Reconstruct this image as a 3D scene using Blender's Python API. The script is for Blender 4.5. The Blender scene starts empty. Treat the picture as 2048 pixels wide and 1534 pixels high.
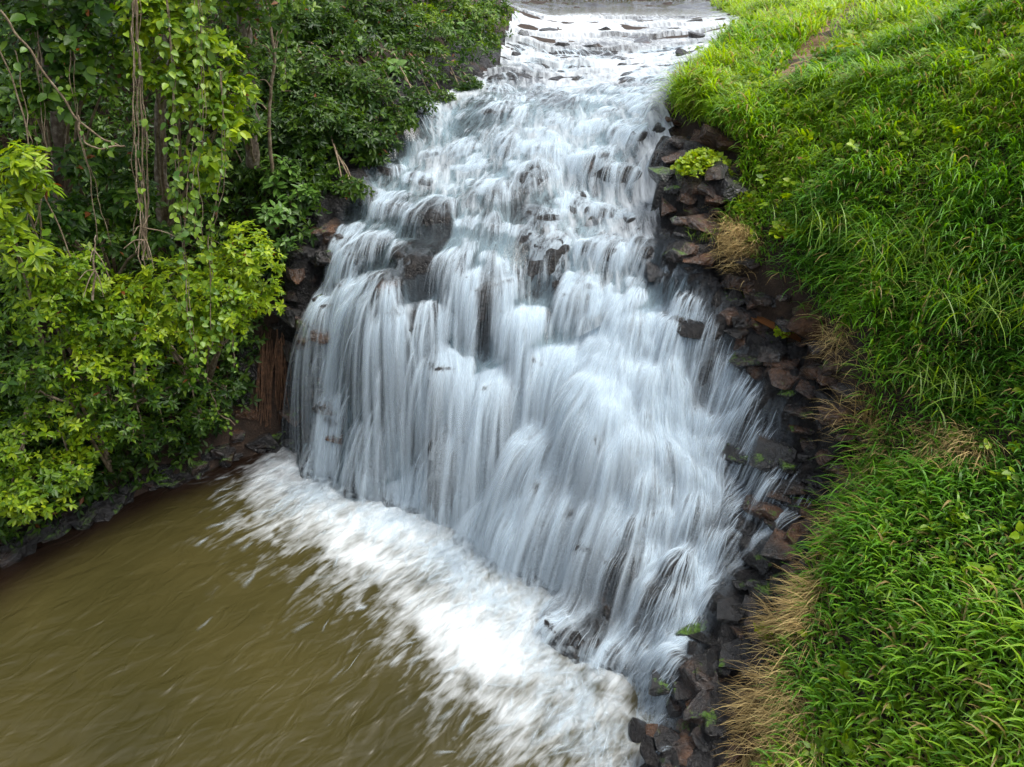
import bpy, bmesh, math, random
import numpy as np
from mathutils import Vector, Matrix
rng = np.random.default_rng(11); random.seed(5)
sc = bpy.context.scene
COL = sc.collection
R = math.radians

# ------------------------------------------------------------------ camera, sky, sun, exposure
FPX, CX, CY, PITCH, CAMZ = 1450.0, 1024.0, 767.0, R(30), 9.0
cam = bpy.data.cameras.new('camera'); cam.sensor_width = 36; cam.lens = 36*FPX/2048
cam.clip_start = 0.1; cam.clip_end = 3000
camo = bpy.data.objects.new('camera', cam); COL.objects.link(camo)
camo.location = (0, 0, CAMZ); camo.rotation_euler = (R(90)-PITCH, 0, 0)
sc.camera = camo
SUN_EL, SUN_AZ = R(66), R(95)            # azimuth from +Y towards +X
w = bpy.data.worlds.new('World'); sc.world = w; w.use_nodes = True
nt = w.node_tree; nt.nodes.clear()
sky = nt.nodes.new('ShaderNodeTexSky'); sky.sky_type = 'NISHITA'; sky.sun_disc = False
sky.sun_elevation = SUN_EL; sky.sun_rotation = SUN_AZ; sky.air_density = 1.0; sky.dust_density = 4.0; sky.ozone_density = 1.0
hs = nt.nodes.new('ShaderNodeHueSaturation'); hs.inputs['Saturation'].default_value = 0.42
bg = nt.nodes.new('ShaderNodeBackground'); bg.inputs['Strength'].default_value = 0.15
wo = nt.nodes.new('ShaderNodeOutputWorld')
nt.links.new(sky.outputs[0], hs.inputs['Color']); nt.links.new(hs.outputs[0], bg.inputs[0]); nt.links.new(bg.outputs[0], wo.inputs[0])
sl = bpy.data.lights.new('sun', 'SUN'); sl.energy = 1.3; sl.angle = R(40); sl.color = (1, .96, .9)
so = bpy.data.objects.new('sun', sl); COL.objects.link(so)
sd = Vector((math.sin(SUN_AZ)*math.cos(SUN_EL), math.cos(SUN_AZ)*math.cos(SUN_EL), math.sin(SUN_EL)))
so.rotation_euler = sd.to_track_quat('Z', 'Y').to_euler(); so.location = sd*60
sc.view_settings.view_transform = 'Standard'; sc.view_settings.look = 'None'
sc.view_settings.exposure = 1.05; sc.view_settings.gamma = 1.0; sc.view_settings.use_curve_mapping = False
sc.cycles.transparent_max_bounces = 40; sc.cycles.max_bounces = 5; sc.cycles.diffuse_bounces = 2
sc.cycles.glossy_bounces = 2; sc.cycles.transmission_bounces = 3
sc.cycles.use_denoising = True; sc.cycles.use_adaptive_sampling = True; sc.cycles.adaptive_threshold = .02
sc.cycles.caustics_reflective = False; sc.cycles.caustics_refractive = False

# ------------------------------------------------------------------ maths helpers
SP, CP = math.sin(PITCH), math.cos(PITCH)
def ray(px, py):
    a = (np.asarray(px, float)-CX)/FPX; b = (CY-np.asarray(py, float))/FPX
    return np.stack([a, CP+b*SP, -SP+b*CP], -1)
def PZ(px, py, z):                       # pixel + height -> point
    d = ray(px, py); t = (z-CAMZ)/d[..., 2]
    return np.array([0, 0, CAMZ])+d*np.asarray(t)[..., None]
def PT(px, py, t):                       # pixel + distance -> point
    return np.array([0, 0, CAMZ])+ray(px, py)*np.asarray(t)[..., None]
def proj(p):
    x, y, z = p[..., 0], p[..., 1], p[..., 2]-CAMZ
    dep = np.maximum(y*CP-z*SP, 1e-3)
    return CX+FPX*x/dep, CY-FPX*(y*SP+z*CP)/dep, dep
def inpoly(x, y, poly):
    x = np.asarray(x); y = np.asarray(y); res = np.zeros(x.shape, bool)
    n = len(poly)
    for i in range(n):
        x0, y0 = poly[i]; x1, y1 = poly[(i+1) % n]
        if y0 == y1: continue
        c = ((y0 > y) != (y1 > y)) & (x < (x1-x0)*(y-y0)/(y1-y0)+x0)
        res ^= c
    return res
def nrmz(v): return v/np.maximum(np.linalg.norm(v, axis=-1, keepdims=True), 1e-9)
def hsh(ix, iy, s=0):
    ix = np.asarray(ix).astype(np.int64); iy = np.asarray(iy).astype(np.int64)
    h = (ix*374761393+iy*668265263+s*1442695041) & 0xffffffff
    h = ((h ^ (h >> 13))*1274126177) & 0xffffffff
    h = ((h ^ (h >> 15))*2246822519) & 0xffffffff
    return ((h ^ (h >> 16)) & 0xffffff)/float(0x1000000)
def vnoise(x, y, s=0):
    ix = np.floor(x); iy = np.floor(y); fx = x-ix; fy = y-iy
    fx = fx*fx*(3-2*fx); fy = fy*fy*(3-2*fy)
    return ((hsh(ix, iy, s)*(1-fx)+hsh(ix+1, iy, s)*fx)*(1-fy)+(hsh(ix, iy+1, s)*(1-fx)+hsh(ix+1, iy+1, s)*fx)*fy)*2-1
def fbm(x, y, s=0, o=4):
    r = 0; a = 1
    for k in range(o): r = r+a*vnoise(x, y, s+k*17); x = x*2.03+3.1; y = y*2.03+1.7; a *= .5
    return r
def sstep(a, b, x):
    t = np.clip((x-a)/(b-a), 0, 1); return t*t*(3-2*t)
def gauss(A, s):
    r = max(1, int(3*s)); k = np.exp(-.5*(np.arange(-r, r+1)/s)**2); k /= k.sum()
    for ax in (0, 1):
        B = np.pad(A, [(r, r) if i == ax else (0, 0) for i in (0, 1)], mode='edge')
        A = sum(k[i]*(B[i:i+A.shape[0], :] if ax == 0 else B[:, i:i+A.shape[1]]) for i in range(2*r+1))
    return A

# ------------------------------------------------------------------ object helpers
def mkobj(name, V, F, mat, parent=None, smooth=True, col=None, attrs=None, base=(0, 0, 0)):
    V = np.asarray(V, float)-np.asarray(base, float)
    me = bpy.data.meshes.new(name)
    if isinstance(F, np.ndarray):
        n, k = F.shape
        me.vertices.add(len(V)); me.vertices.foreach_set('co', V.astype(np.float32).ravel())
        me.loops.add(n*k); me.loops.foreach_set('vertex_index', F.astype(np.int32).ravel())
        me.polygons.add(n); me.polygons.foreach_set('loop_start', np.arange(0, n*k, k, dtype=np.int32))
        me.update(calc_edges=True)
    else:
        me.from_pydata([tuple(v) for v in V], [], [tuple(int(i) for i in f) for f in F])
    if smooth: me.polygons.foreach_set('use_smooth', np.ones(len(me.polygons), bool))
    if col is not None:
        a = me.color_attributes.new('col', 'FLOAT_COLOR', 'POINT')
        c = np.ones((len(V), 4), np.float32); c[:, :3] = col; a.data.foreach_set('color', c.ravel())
    for k, v in (attrs or {}).items():
        a = me.attributes.new(k, 'FLOAT', 'POINT'); a.data.foreach_set('value', np.asarray(v, np.float32))
    if mat: me.materials.append(mat)
    o = bpy.data.objects.new(name, me); COL.objects.link(o); o.parent = parent
    if parent is None: o.location = base
    return o
def place(name, me, parent=None, loc=(0, 0, 0), rot=(0, 0, 0), scale=(1, 1, 1)):
    o = bpy.data.objects.new(name, me); COL.objects.link(o); o.parent = parent
    o.location = loc; o.rotation_euler = rot; o.scale = scale
    return o
def tag(o, label=None, cat=None, group=None, kind=None):
    if label: o['label'] = label
    if cat: o['category'] = cat
    if group: o['group'] = group
    if kind: o['kind'] = kind
    return o
def thing(name, loc, label, cat, group=None):
    o = bpy.data.objects.new(name, None); COL.objects.link(o); o.location = loc; o.empty_display_size = .2
    return tag(o, label, cat, group)
def tube(pts, rad, seg=7):
    pts = np.asarray(pts, float); n = len(pts); rad = np.broadcast_to(np.asarray(rad, float), (n,))
    T = nrmz(np.gradient(pts, axis=0)); V = []
    ref = np.array([.3, .9, .1])
    for i in range(n):
        s = np.cross(T[i], ref); s /= max(np.linalg.norm(s), 1e-6); u = np.cross(s, T[i])
        for k in range(seg):
            a = 2*math.pi*k/seg; V.append(pts[i]+rad[i]*(math.cos(a)*s+math.sin(a)*u))
    F = [(i*seg+k, i*seg+(k+1) % seg, (i+1)*seg+(k+1) % seg, (i+1)*seg+k) for i in range(n-1) for k in range(seg)]
    return np.array(V), np.array(F)
def joinm(parts):
    Vs, Fs, o = [], [], 0
    for V, F in parts: Vs.append(V); Fs.append(F+o); o += len(V)
    return np.concatenate(Vs), np.concatenate(Fs)
def spline(pts, n=16, wob=0, seed=0):
    pts = np.asarray(pts, float); m = len(pts); t = np.linspace(0, m-1, n); r = np.random.default_rng(seed)
    P = np.vstack([2*pts[0]-pts[1], pts, 2*pts[-1]-pts[-2]]); out = []
    for q in t:
        i = min(int(q), m-2); f = q-i; a, b, c, d = P[i], P[i+1], P[i+2], P[i+3]
        out.append(.5*((2*b)+(-a+c)*f+(2*a-5*b+4*c-d)*f*f+(-a+3*b-3*c+d)*f**3))
    out = np.array(out)
    if wob: out[1:-1] += r.normal(0, wob, (n-2, 3))
    return out

# ------------------------------------------------------------------ materials
def newmat(name):
    m = bpy.data.materials.new(name); m.use_nodes = True; t = m.node_tree; t.nodes.clear()
    out = t.nodes.new('ShaderNodeOutputMaterial'); return m, t, out
class NB:
    def __init__(s, t): s.t = t
    def n(s, ty, **kw):
        x = s.t.nodes.new(ty)
        for k, v in kw.items(): setattr(x, k, v)
        return x
    def l(s, a, b): s.t.links.new(a, b)
    def noise(s, scale, detail=4, rough=.55, vec=None, dist=0):
        x = s.n('ShaderNodeTexNoise'); x.inputs['Scale'].default_value = scale; x.inputs['Detail'].default_value = detail
        x.inputs['Roughness'].default_value = rough; x.inputs['Distortion'].default_value = dist
        if vec is not None: s.l(vec, x.inputs['Vector'])
        return x.outputs['Fac']
    def ramp(s, fac, stops):
        x = s.n('ShaderNodeValToRGB'); e = x.color_ramp.elements
        while len(e) < len(stops): e.new(.5)
        for q, (p, c) in zip(e, stops): q.position = p; q.color = (*c, 1) if len(c) == 3 else c
        s.l(fac, x.inputs[0]); return x.outputs[0]
    def mix(s, fac, a, b):
        x = s.n('ShaderNodeMix', data_type='RGBA')
        for v, i in ((fac, x.inputs[0]), (a, x.inputs[6]), (b, x.inputs[7])):
            if hasattr(v, 'is_output'): s.l(v, i)
            else: i.default_value = v if not isinstance(v, tuple) else (*v, 1)
        return x.outputs[2]
    def math(s, op, a, b=0.0, clamp=False):
        x = s.n('ShaderNodeMath', operation=op); x.use_clamp = clamp
        for v, i in ((a, x.inputs[0]), (b, x.inputs[1])):
            if hasattr(v, 'is_output'): s.l(v, i)
            else: i.default_value = v
        return x.outputs[0]
    def mrange(s, v, a, b, c=0., d=1.):
        x = s.n('ShaderNodeMapRange'); x.inputs[1].default_value = a; x.inputs[2].default_value = b
        x.inputs[3].default_value = c; x.inputs[4].default_value = d; s.l(v, x.inputs[0]); return x.outputs[0]
    def bump(s, h, strength=.5, dist=.05, nrm=None):
        x = s.n('ShaderNodeBump'); x.inputs['Strength'].default_value = strength; x.inputs['Distance'].default_value = dist
        s.l(h, x.inputs['Height'])
        if nrm is not None: s.l(nrm, x.inputs['Normal'])
        return x.outputs[0]
    def mapv(s, vec, scale=(1, 1, 1), rot=(0, 0, 0)):
        x = s.n('ShaderNodeMapping', vector_type='TEXTURE'); x.inputs['Scale'].default_value = tuple(1/q for q in scale); x.inputs['Rotation'].default_value = rot
        s.l(vec, x.inputs['Vector']); return x.outputs[0]

def m_leaf(name, rough=.38, trans=.3, spec=.5):
    m, t, out = newmat(name); b = NB(t)
    a = b.n('ShaderNodeAttribute', attribute_name='col')
    geo = b.n('ShaderNodeNewGeometry')
    nz = b.noise(9, 3, vec=geo.outputs['Position'])
    c = b.mix(b.mrange(nz, .3, .7, 0, .18), a.outputs['Color'], (0.02, .035, .008))
    p = b.n('ShaderNodeBsdfPrincipled'); p.inputs['Roughness'].default_value = rough; p.inputs['Specular IOR Level'].default_value = spec
    b.l(c, p.inputs['Base Color'])
    tr = b.n('ShaderNodeBsdfTranslucent')
    h = b.n('ShaderNodeHueSaturation'); h.inputs['Hue'].default_value = .485; h.inputs['Saturation'].default_value = 1.1; h.inputs['Value'].default_value = 1.5
    b.l(a.outputs['Color'], h.inputs['Color']); b.l(h.outputs[0], tr.inputs['Color'])
    mx = b.n('ShaderNodeMixShader'); mx.inputs[0].default_value = trans
    b.l(p.outputs[0], mx.inputs[1]); b.l(tr.outputs[0], mx.inputs[2]); b.l(mx.outputs[0], out.inputs[0])
    return m
LEAF = m_leaf('leaf', .36, .38, .32); GRASS = m_leaf('grass_blade', .40, .38, .45); STRAW = m_leaf('straw', .7, .15, .2)

def m_solidleaf(name, c1, c2, rough=.35):
    m, t, out = newmat(name); b = NB(t)
    oi = b.n('ShaderNodeObjectInfo'); tc = b.n('ShaderNodeTexCoord')
    c = b.mix(oi.outputs['Random'], c1, c2)
    c = b.mix(b.mrange(b.noise(14, 2, vec=tc.outputs['Object']), .4, .75, 0, .3), c, (.03, .05, .012))
    p = b.n('ShaderNodeBsdfPrincipled'); p.inputs['Roughness'].default_value = rough; b.l(c, p.inputs['Base Color'])
    tr = b.n('ShaderNodeBsdfTranslucent'); b.l(c, tr.inputs['Color'])
    mx = b.n('ShaderNodeMixShader'); mx.inputs[0].default_value = .28
    b.l(p.outputs[0], mx.inputs[1]); b.l(tr.outputs[0], mx.inputs[2]); b.l(mx.outputs[0], out.inputs[0]); return m
BROAD = m_solidleaf('broad_leaf', (.075, .18, .022), (.15, .29, .04), .4)
VINELEAF = m_solidleaf('vine_leaf', (.055, .15, .012), (.22, .35, .018), .4)
YELLOWLEAF = m_solidleaf('yellow_leaf', (.55, .36, .02), (.6, .4, .03), .4)

def m_bark(name, c1, c2, c3):
    m, t, out = newmat(name); b = NB(t); tc = b.n('ShaderNodeTexCoord')
    n1 = b.noise(9, 5, .6, tc.outputs['Object']); n2 = b.noise(30, 3, .6, tc.outputs['Object'])
    c = b.ramp(n1, [(.32, c1), (.52, c2), (.7, c3)])
    p = b.n('ShaderNodeBsdfPrincipled'); p.inputs['Roughness'].default_value = .8; b.l(c, p.inputs['Base Color'])
    b.l(b.bump(n2, .7, .02), p.inputs['Normal']); b.l(p.outputs[0], out.inputs[0]); return m
BARK = m_bark('bark', (.05, .035, .022), (.13, .1, .07), (.3, .28, .22))
TWIG = m_bark('twig', (.09, .06, .035), (.2, .15, .09), (.34, .28, .2))
REDROOT = m_bark('red_root', (.05, .025, .012), (.12, .06, .03), (.2, .1, .05))

def m_rock(name, mud=.5, moss=.0, wet=.22, coat=1.0):
    m, t, out = newmat(name); b = NB(t)
    g = b.n('ShaderNodeNewGeometry'); pos = g.outputs['Position']
    n1 = b.noise(1.1, 5, .6, pos, .4); n2 = b.noise(7, 6, .65, pos); n3 = b.noise(3.2, 4, .6, pos)
    c = b.ramp(n2, [(.3, (.004, .004, .005)), (.55, (.012, .011, .0105)), (.78, (.04, .033, .027))])
    brown = b.ramp(n2, [(.3, (.03, .015, .008)), (.6, (.11, .052, .024)), (.8, (.24, .13, .065))])
    c = b.mix(b.mrange(n1, .62-.3*mud, .82-.3*mud), c, brown)
    sep = b.n('ShaderNodeSeparateXYZ'); b.l(g.outputs['Normal'], sep.inputs[0])
    rough = b.mrange(n3, .3, .7, wet*.7, wet*1.9)
    if moss > 0:
        mm = b.math('MULTIPLY', b.mrange(b.math('ADD', n3, b.math('MULTIPLY', b.math('SUBTRACT', b.noise(14, 4, .7, pos), .5), .5)), .64-.12*moss, .74-.12*moss), b.mrange(sep.outputs['Z'], .0, .6))
        mossc = b.ramp(b.noise(25, 3, .6, pos), [(.3, (.02, .05, .004)), (.7, (.09, .18, .012))])
        c = b.mix(mm, c, mossc); rough = b.math('MAXIMUM', rough, b.math('MULTIPLY', mm, .85))
    p = b.n('ShaderNodeBsdfPrincipled'); b.l(c, p.inputs['Base Color']); b.l(rough, p.inputs['Roughness'])
    h = b.math('ADD', b.math('MULTIPLY', n2, .7), b.math('MULTIPLY', b.noise(22, 4, .6, pos), .35))
    p.inputs['Coat Weight'].default_value = coat; p.inputs['Coat Roughness'].default_value = .04; p.inputs['Coat IOR'].default_value = 1.62; p.inputs['Specular IOR Level'].default_value = .15
    bn = b.bump(h, .9, .11); b.l(bn, p.inputs['Normal']); b.l(b.bump(b.math('ADD', n2, b.math('ADD', b.math('MULTIPLY', n3, 1.5), b.math('MULTIPLY', b.noise(16, 2, .5, pos), .5))), 1.0, .13), p.inputs['Coat Normal']); b.l(p.outputs[0], out.inputs[0]); return m
ROCK = m_rock('wet_rock', .0, 0, .3, .35); ROCKB = m_rock('brown_rock', .75, .35, .24); ROCKD = m_rock('black_rock', .3, .15, .16)
ROCKM = m_rock('mossy_rock', .35, 1.2, .25); ROCKG = m_rock('dry_rock', .9, .2, .5, .3)

def m_soil():
    m, t, out = newmat('soil'); b = NB(t); g = b.n('ShaderNodeNewGeometry'); pos = g.outputs['Position']
    n = b.noise(4, 6, .65, pos); n2 = b.noise(28, 4, .6, pos)
    c = b.ramp(n, [(.3, (.012, .007, .004)), (.55, (.032, .018, .010)), (.75, (.07, .042, .024))])
    c = b.mix(b.mrange(n2, .6, .75, 0, .5), c, (.14, .1, .06))
    p = b.n('ShaderNodeBsdfPrincipled'); p.inputs['Roughness'].default_value = .9; b.l(c, p.inputs['Base Color'])
    b.l(b.bump(n2, .8, .04), p.inputs['Normal']); b.l(p.outputs[0], out.inputs[0]); return m
SOIL = m_soil()
def m_path():
    m, t, out = newmat('path_litter'); b = NB(t); g = b.n('ShaderNodeNewGeometry'); pos = g.outputs['Position']
    n = b.noise(9, 5, .65, pos); v = b.n('ShaderNodeTexVoronoi'); v.inputs['Scale'].default_value = 7; b.l(pos, v.inputs['Vector'])
    c = b.ramp(n, [(.3, (.09, .045, .02)), (.55, (.19, .1, .055)), (.75, (.3, .2, .13))])
    c = b.mix(b.mrange(v.outputs['Distance'], .12, .2, .6, 0), c, (.42, .33, .24))
    p = b.n('ShaderNodeBsdfPrincipled'); p.inputs['Roughness'].default_value = .85; b.l(c, p.inputs['Base Color'])
    b.l(b.bump(n, .6, .03), p.inputs['Normal']); b.l(p.outputs[0], out.inputs[0]); return m
PATHM = m_path()

def m_strand(name='white_water', c=(.76, .87, .94)):
    m, t, out = newmat(name); b = NB(t)
    a = b.n('ShaderNodeAttribute', attribute_name='alpha')
    d = b.n('ShaderNodeBsdfDiffuse'); d.inputs[0].default_value = (*c, 1)
    tr = b.n('ShaderNodeBsdfTranslucent'); tr.inputs[0].default_value = (*c, 1)
    mx = b.n('ShaderNodeMixShader'); mx.inputs[0].default_value = .4
    b.l(d.outputs[0], mx.inputs[1]); b.l(tr.outputs[0], mx.inputs[2])
    tp = b.n('ShaderNodeBsdfTransparent'); m2 = b.n('ShaderNodeMixShader')
    b.l(a.outputs['Fac'], m2.inputs[0]); b.l(tp.outputs[0], m2.inputs[1]); b.l(mx.outputs[0], m2.inputs[2])
    b.l(m2.outputs[0], out.inputs[0]); return m
STRAND = m_strand()

def m_sheet():
    m, t, out = newmat('stream_sheet'); b = NB(t)
    a = b.n('ShaderNodeAttribute', attribute_name='foam'); g = b.n('ShaderNodeNewGeometry')
    tc = b.n('ShaderNodeAttribute', attribute_name='flow')
    v = b.mapv(tc.outputs['Vector'], (5.0, .9, 1))
    n = b.noise(1.6, 5, .6, v, .3)
    fm = b.mrange(b.math('ADD', a.outputs['Fac'], b.math('MULTIPLY', b.math('SUBTRACT', n, .5), 1.5)), .10, .90)
    d = b.n('ShaderNodeBsdfDiffuse'); d.inputs[0].default_value = (.80, .86, .9, 1)
    tr = b.n('ShaderNodeBsdfTranslucent'); tr.inputs[0].default_value = (.80, .86, .9, 1)
    wm = b.n('ShaderNodeMixShader'); wm.inputs[0].default_value = .3; b.l(d.outputs[0], wm.inputs[1]); b.l(tr.outputs[0], wm.inputs[2])
    gl = b.n('ShaderNodeBsdfGlossy'); gl.inputs['Roughness'].default_value = .15; gl.inputs[0].default_value = (1, 1, 1, 1)
    tp = b.n('ShaderNodeBsdfTransparent'); tp.inputs[0].default_value = (.75, .8, .8, 1)
    fr = b.n('ShaderNodeFresnel'); fr.inputs[0].default_value = 1.33
    b.l(b.bump(n, .4, .05), gl.inputs['Normal'])
    cm = b.n('ShaderNodeMixShader'); b.l(fr.outputs[0], cm.inputs[0]); b.l(tp.outputs[0], cm.inputs[1]); b.l(gl.outputs[0], cm.inputs[2])
    fx = b.n('ShaderNodeMixShader'); b.l(b.math('MULTIPLY', fm, .92), fx.inputs[0]); b.l(cm.outputs[0], fx.inputs[1]); b.l(wm.outputs[0], fx.inputs[2])
    b.l(fx.outputs[0], out.inputs[0]); return m
SHEET = m_sheet()
def m_veil():
    m, t, out = newmat('water_veil'); b = NB(t)
    a = b.n('ShaderNodeAttribute', attribute_name='foam'); g = b.n('ShaderNodeNewGeometry'); pos = g.outputs['Position']
    v1 = b.mapv(pos, (7.0, 3.0, .35), (0, 0, R(-22))); v2 = b.mapv(pos, (24.0, 10.0, .5), (0, 0, R(-22)))
    n = b.math('ADD', b.math('MULTIPLY', b.noise(1.0, 3, .55, v1, .25), .62), b.math('MULTIPLY', b.noise(1.0, 4, .6, v2, .15), .38))
    fm = b.math('MULTIPLY', b.mrange(n, .36, .66, .0, 1.0), b.math('MULTIPLY', a.outputs['Fac'], .72), True)
    c = (.70, .83, .92, 1)
    d = b.n('ShaderNodeBsdfDiffuse'); d.inputs[0].default_value = c; tr = b.n('ShaderNodeBsdfTranslucent'); tr.inputs[0].default_value = c
    wm = b.n('ShaderNodeMixShader'); wm.inputs[0].default_value = .35; b.l(d.outputs[0], wm.inputs[1]); b.l(tr.outputs[0], wm.inputs[2])
    tp = b.n('ShaderNodeBsdfTransparent'); fx = b.n('ShaderNodeMixShader'); b.l(fm, fx.inputs[0]); b.l(tp.outputs[0], fx.inputs[1]); b.l(wm.outputs[0], fx.inputs[2])
    b.l(fx.outputs[0], out.inputs[0]); return m
VEIL = m_veil()

def m_pool():
    m, t, out = newmat('pool_water'); b = NB(t)
    a = b.n('ShaderNodeAttribute', attribute_name='foam'); g = b.n('ShaderNodeNewGeometry'); pos = g.outputs['Position']
    sh = b.n('ShaderNodeAttribute', attribute_name='shallow_reflect')
    # ripples run out from the falls
    v = b.mapv(pos, (1.7, 3.4, 1), (0, 0, R(51)))
    v2 = b.mapv(pos, (1.2, 3.0, 1), (0, 0, R(20)))
    n1 = b.noise(1.0, 2, .45, v, .9); n2 = b.noise(.8, 2, .45, v2, .7); n3 = b.noise(2.6, 5, .62, b.mapv(pos, (1.2, 4.6, 1), (0, 0, R(51))), .5)
    c = b.mix(b.mrange(b.noise(.35, 3, .5, pos), .35, .7), (.034, .030, .009), (.056, .047, .015))
    c = b.mix(sh.outputs['Fac'], c, (.014, .008, .005))  # shallow mud, with the forest's dark reflection painted into the same tint
    fm = b.mrange(b.math('ADD', a.outputs['Fac'], b.math('MULTIPLY', b.math('SUBTRACT', b.math('ADD', b.math('MULTIPLY', n1, .55), b.math('MULTIPLY', n3, .5)), .53), 1.55)), .14, 1.12)
    fm = b.math('MULTIPLY', fm, b.mrange(a.outputs['Fac'], .01, .16))
    c = b.mix(fm, c, (.82, .88, .91))
    p = b.n('ShaderNodeBsdfPrincipled'); b.l(c, p.inputs['Base Color']); p.inputs['IOR'].default_value = 1.33
    b.l(b.mrange(fm, 0, .5, .28, .7), p.inputs['Roughness'])
    h = b.math('ADD', n1, n2)
    b.l(b.bump(h, 1.0, .05), p.inputs['Normal']); b.l(p.outputs[0], out.inputs[0]); return m
POOL = m_pool()
def m_muddy():
    m, t, out = newmat('muddy_puddle'); b = NB(t); g = b.n('ShaderNodeNewGeometry')
    p = b.n('ShaderNodeBsdfPrincipled'); p.inputs['Base Color'].default_value = (.15, .062, .022, 1); p.inputs['Roughness'].default_value = .1
    b.l(b.bump(b.noise(6, 3, .5, g.outputs['Position']), .15, .03), p.inputs['Normal']); b.l(p.outputs[0], out.inputs[0]); return m
MUDDY = m_muddy()

# ------------------------------------------------------------------ terrain control points
C = []
def cz(lst): C.extend(PZ(*q) for q in lst)
def cp(lst): C.extend(np.array(q, float) for q in lst)
cz([(590,925,-.3),(690,975,-.3),(800,1035,-.3),(900,1100,-.3),(1000,1175,-.3),(1080,1250,-.3),(1150,1325,-.3),(1210,1410,-.3),(1262,1500,-.15),(1285,1600,-.2)])
cz([(640,650,3.1),(740,680,3.25),(850,680,3.35),(960,705,3.2),(1040,760,2.95),(1110,800,2.75),(1170,850,2.6),(1230,895,2.5),(1290,960,2.1)])
cz([(650,585,3.55),(740,590,3.8),(850,590,3.92),(960,600,3.88),(1060,640,3.65),(1140,680,3.5),(1230,720,3.4)])
cz([(700,440,4.65),(780,460,4.68),(860,470,4.7),(960,475,4.72),(1080,470,4.78),(1160,460,4.85),(1240,460,4.9),(1300,490,4.8)])
cz([(1100,395,5.12),(1200,400,5.1),(1300,405,5.15),(1000,400,5.15),(900,390,5.1),(790,330,5.35),(870,330,5.45)])
cz([(1090,310,5.75),(1160,300,5.8),(1250,310,5.8),(1310,320,5.8),(980,300,5.72),(900,265,5.85)])
cz([(850,212,6.2),(950,222,6.25),(1060,225,6.27),(1160,228,6.3),(1250,232,6.32),(1320,238,6.35)])
cz([(1300,700,3.6),(1350,1000,2.0),(1300,1200,.9),(1400,640,4.0),(1560,680,4.2),(1540,850,3.05),(1600,950,2.5),(1480,1150,1.6),(1420,1300,.9),(1380,1480,.6),(1310,1420,.5),(1345,1560,.35),(1450,800,3.0),(1380,820,2.85),(1420,950,2.3),(1340,560,4.45)])
cz([(1480,400,5.6),(1500,520,5.0),(1650,650,4.6),(1720,850,3.5),(1700,950,3.05),(1620,1100,2.35),(1540,1250,1.5),(1500,1534,.5),(1390,400,5.45),(1405,350,5.85),(1400,270,6.5),(1420,300,6.3)])
cz([(2048,767,5.0),(2048,950,4.3),(2048,1200,3.7),(2048,1534,3.2),(1620,1300,1.95),(1800,1300,2.9),(1850,600,5.5),(1600,400,6.0),(2048,300,7.0),(1700,1100,2.9),(1900,900,3.8),(1700,200,7.0),(1500,200,6.85),(1760,40,7.7),(1600,120,7.2),(2048,60,8.2),(1800,400,6.6)])
cp([(-3,8,-1.1),(-6,8,-1.1),(-1,5,-1.1),(-4,4,-1.1),(-8,6,-1),(-2,10,-.9),(-4.4,10.8,-.9),(.1,6.0,-.8),(-9,3,-1),(0,2,-1),(.9,4,-.8),(-4,-4,-1),(2,1.5,-.4),(2.2,-4,-.4),(-11,-3,-.6)])
cz([(600,888,0),(450,925,0),(300,975,0),(150,1045,0),(0,1122,0)])
cp([(-9.8,7.5,.0),(-11,4,0),(-12.5,-2,0)])
cp([(-5.2,14.1,3.0),(-6.8,13.2,3.0),(-8.4,12.0,3.0),(-10,10.3,3),(-12,7,3),(-14,1,3)])
cp([(-5.6,15.6,6.2),(-7.8,14.7,6.2),(-9.5,13.5,6.2),(-11.5,11.5,6.2),(-14,8,6.2)])
cp([(-4.35,13.6,3.6),(-4.7,13.35,1.6),(-4.3,14.5,5.4),(-3.7,15.4,6.3),(-2.9,16.3,6.8),(-2.4,17.5,7.0),(-1.5,19.8,7.2),(-1.1,22,7.3),(-.8,26,7.5),(-.7,35,7.7)])
cp([(-6,17,7.8),(-5,20,8.6),(-4,26,9.2),(-4,35,9),(-12,16,9),(-14,30,11),(-16,14,9),(-3,44,8),(4,44.5,7.6),(12,45,7.8),(4,50,8.2),(12,52,8.4)])
cp([(1.5,18,6.5),(2,21,6.65),(2.4,25,6.85),(3.5,30,7.05),(4.5,36,7.1),(4.5,41,7.05),(1,40,7.1),(9,40,7.1),(-.33,21.8,6.75),(.1,27,7),(.2,35,7.15),(5,20.9,6.8),(6.3,25,6.95),(8.2,30,7.1),(10.5,36,7.2)])
cp([(5.8,20.5,7.35),(7.4,24.5,7.45),(9.7,29.5,7.6),(13,36,7.7),(4.1,16.2,6.9),(4.6,18.5,7.1),(6.5,16,7.4),(9,22,7.8),(13,30,8),(14,40,8),(10,14,8.7),(14,18,9.6),(9,8,8.4),(14,8,10.5),(8,3,6.4),(12,2,8.6),(6,0,4.4),(5,-4,3.4),(10,-4,6.5)])
C = np.array(C)
D = np.linalg.norm(C[:, None, :2]-C[None, :, :2], axis=-1)
Am = np.block([[D-np.eye(len(C))*.0, np.c_[np.ones(len(C)), C[:, :2]]], [np.c_[np.ones(len(C)), C[:, :2]].T, np.zeros((3, 3))]])
RW = np.linalg.solve(Am, np.r_[C[:, 2], 0, 0, 0])
def rbf(x, y):
    sh = np.shape(x); x = np.clip(np.ravel(x), -17, 17); y = np.clip(np.ravel(y), -5, 52); out = np.empty(len(x))
    for i in range(0, len(x), 20000):
        q = np.c_[x[i:i+20000], y[i:i+20000]]
        d = np.linalg.norm(q[:, None]-C[None, :, :2], axis=-1)
        out[i:i+20000] = d@RW[:-3]+RW[-3]+q@RW[-2:]
    return out.reshape(sh)
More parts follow.
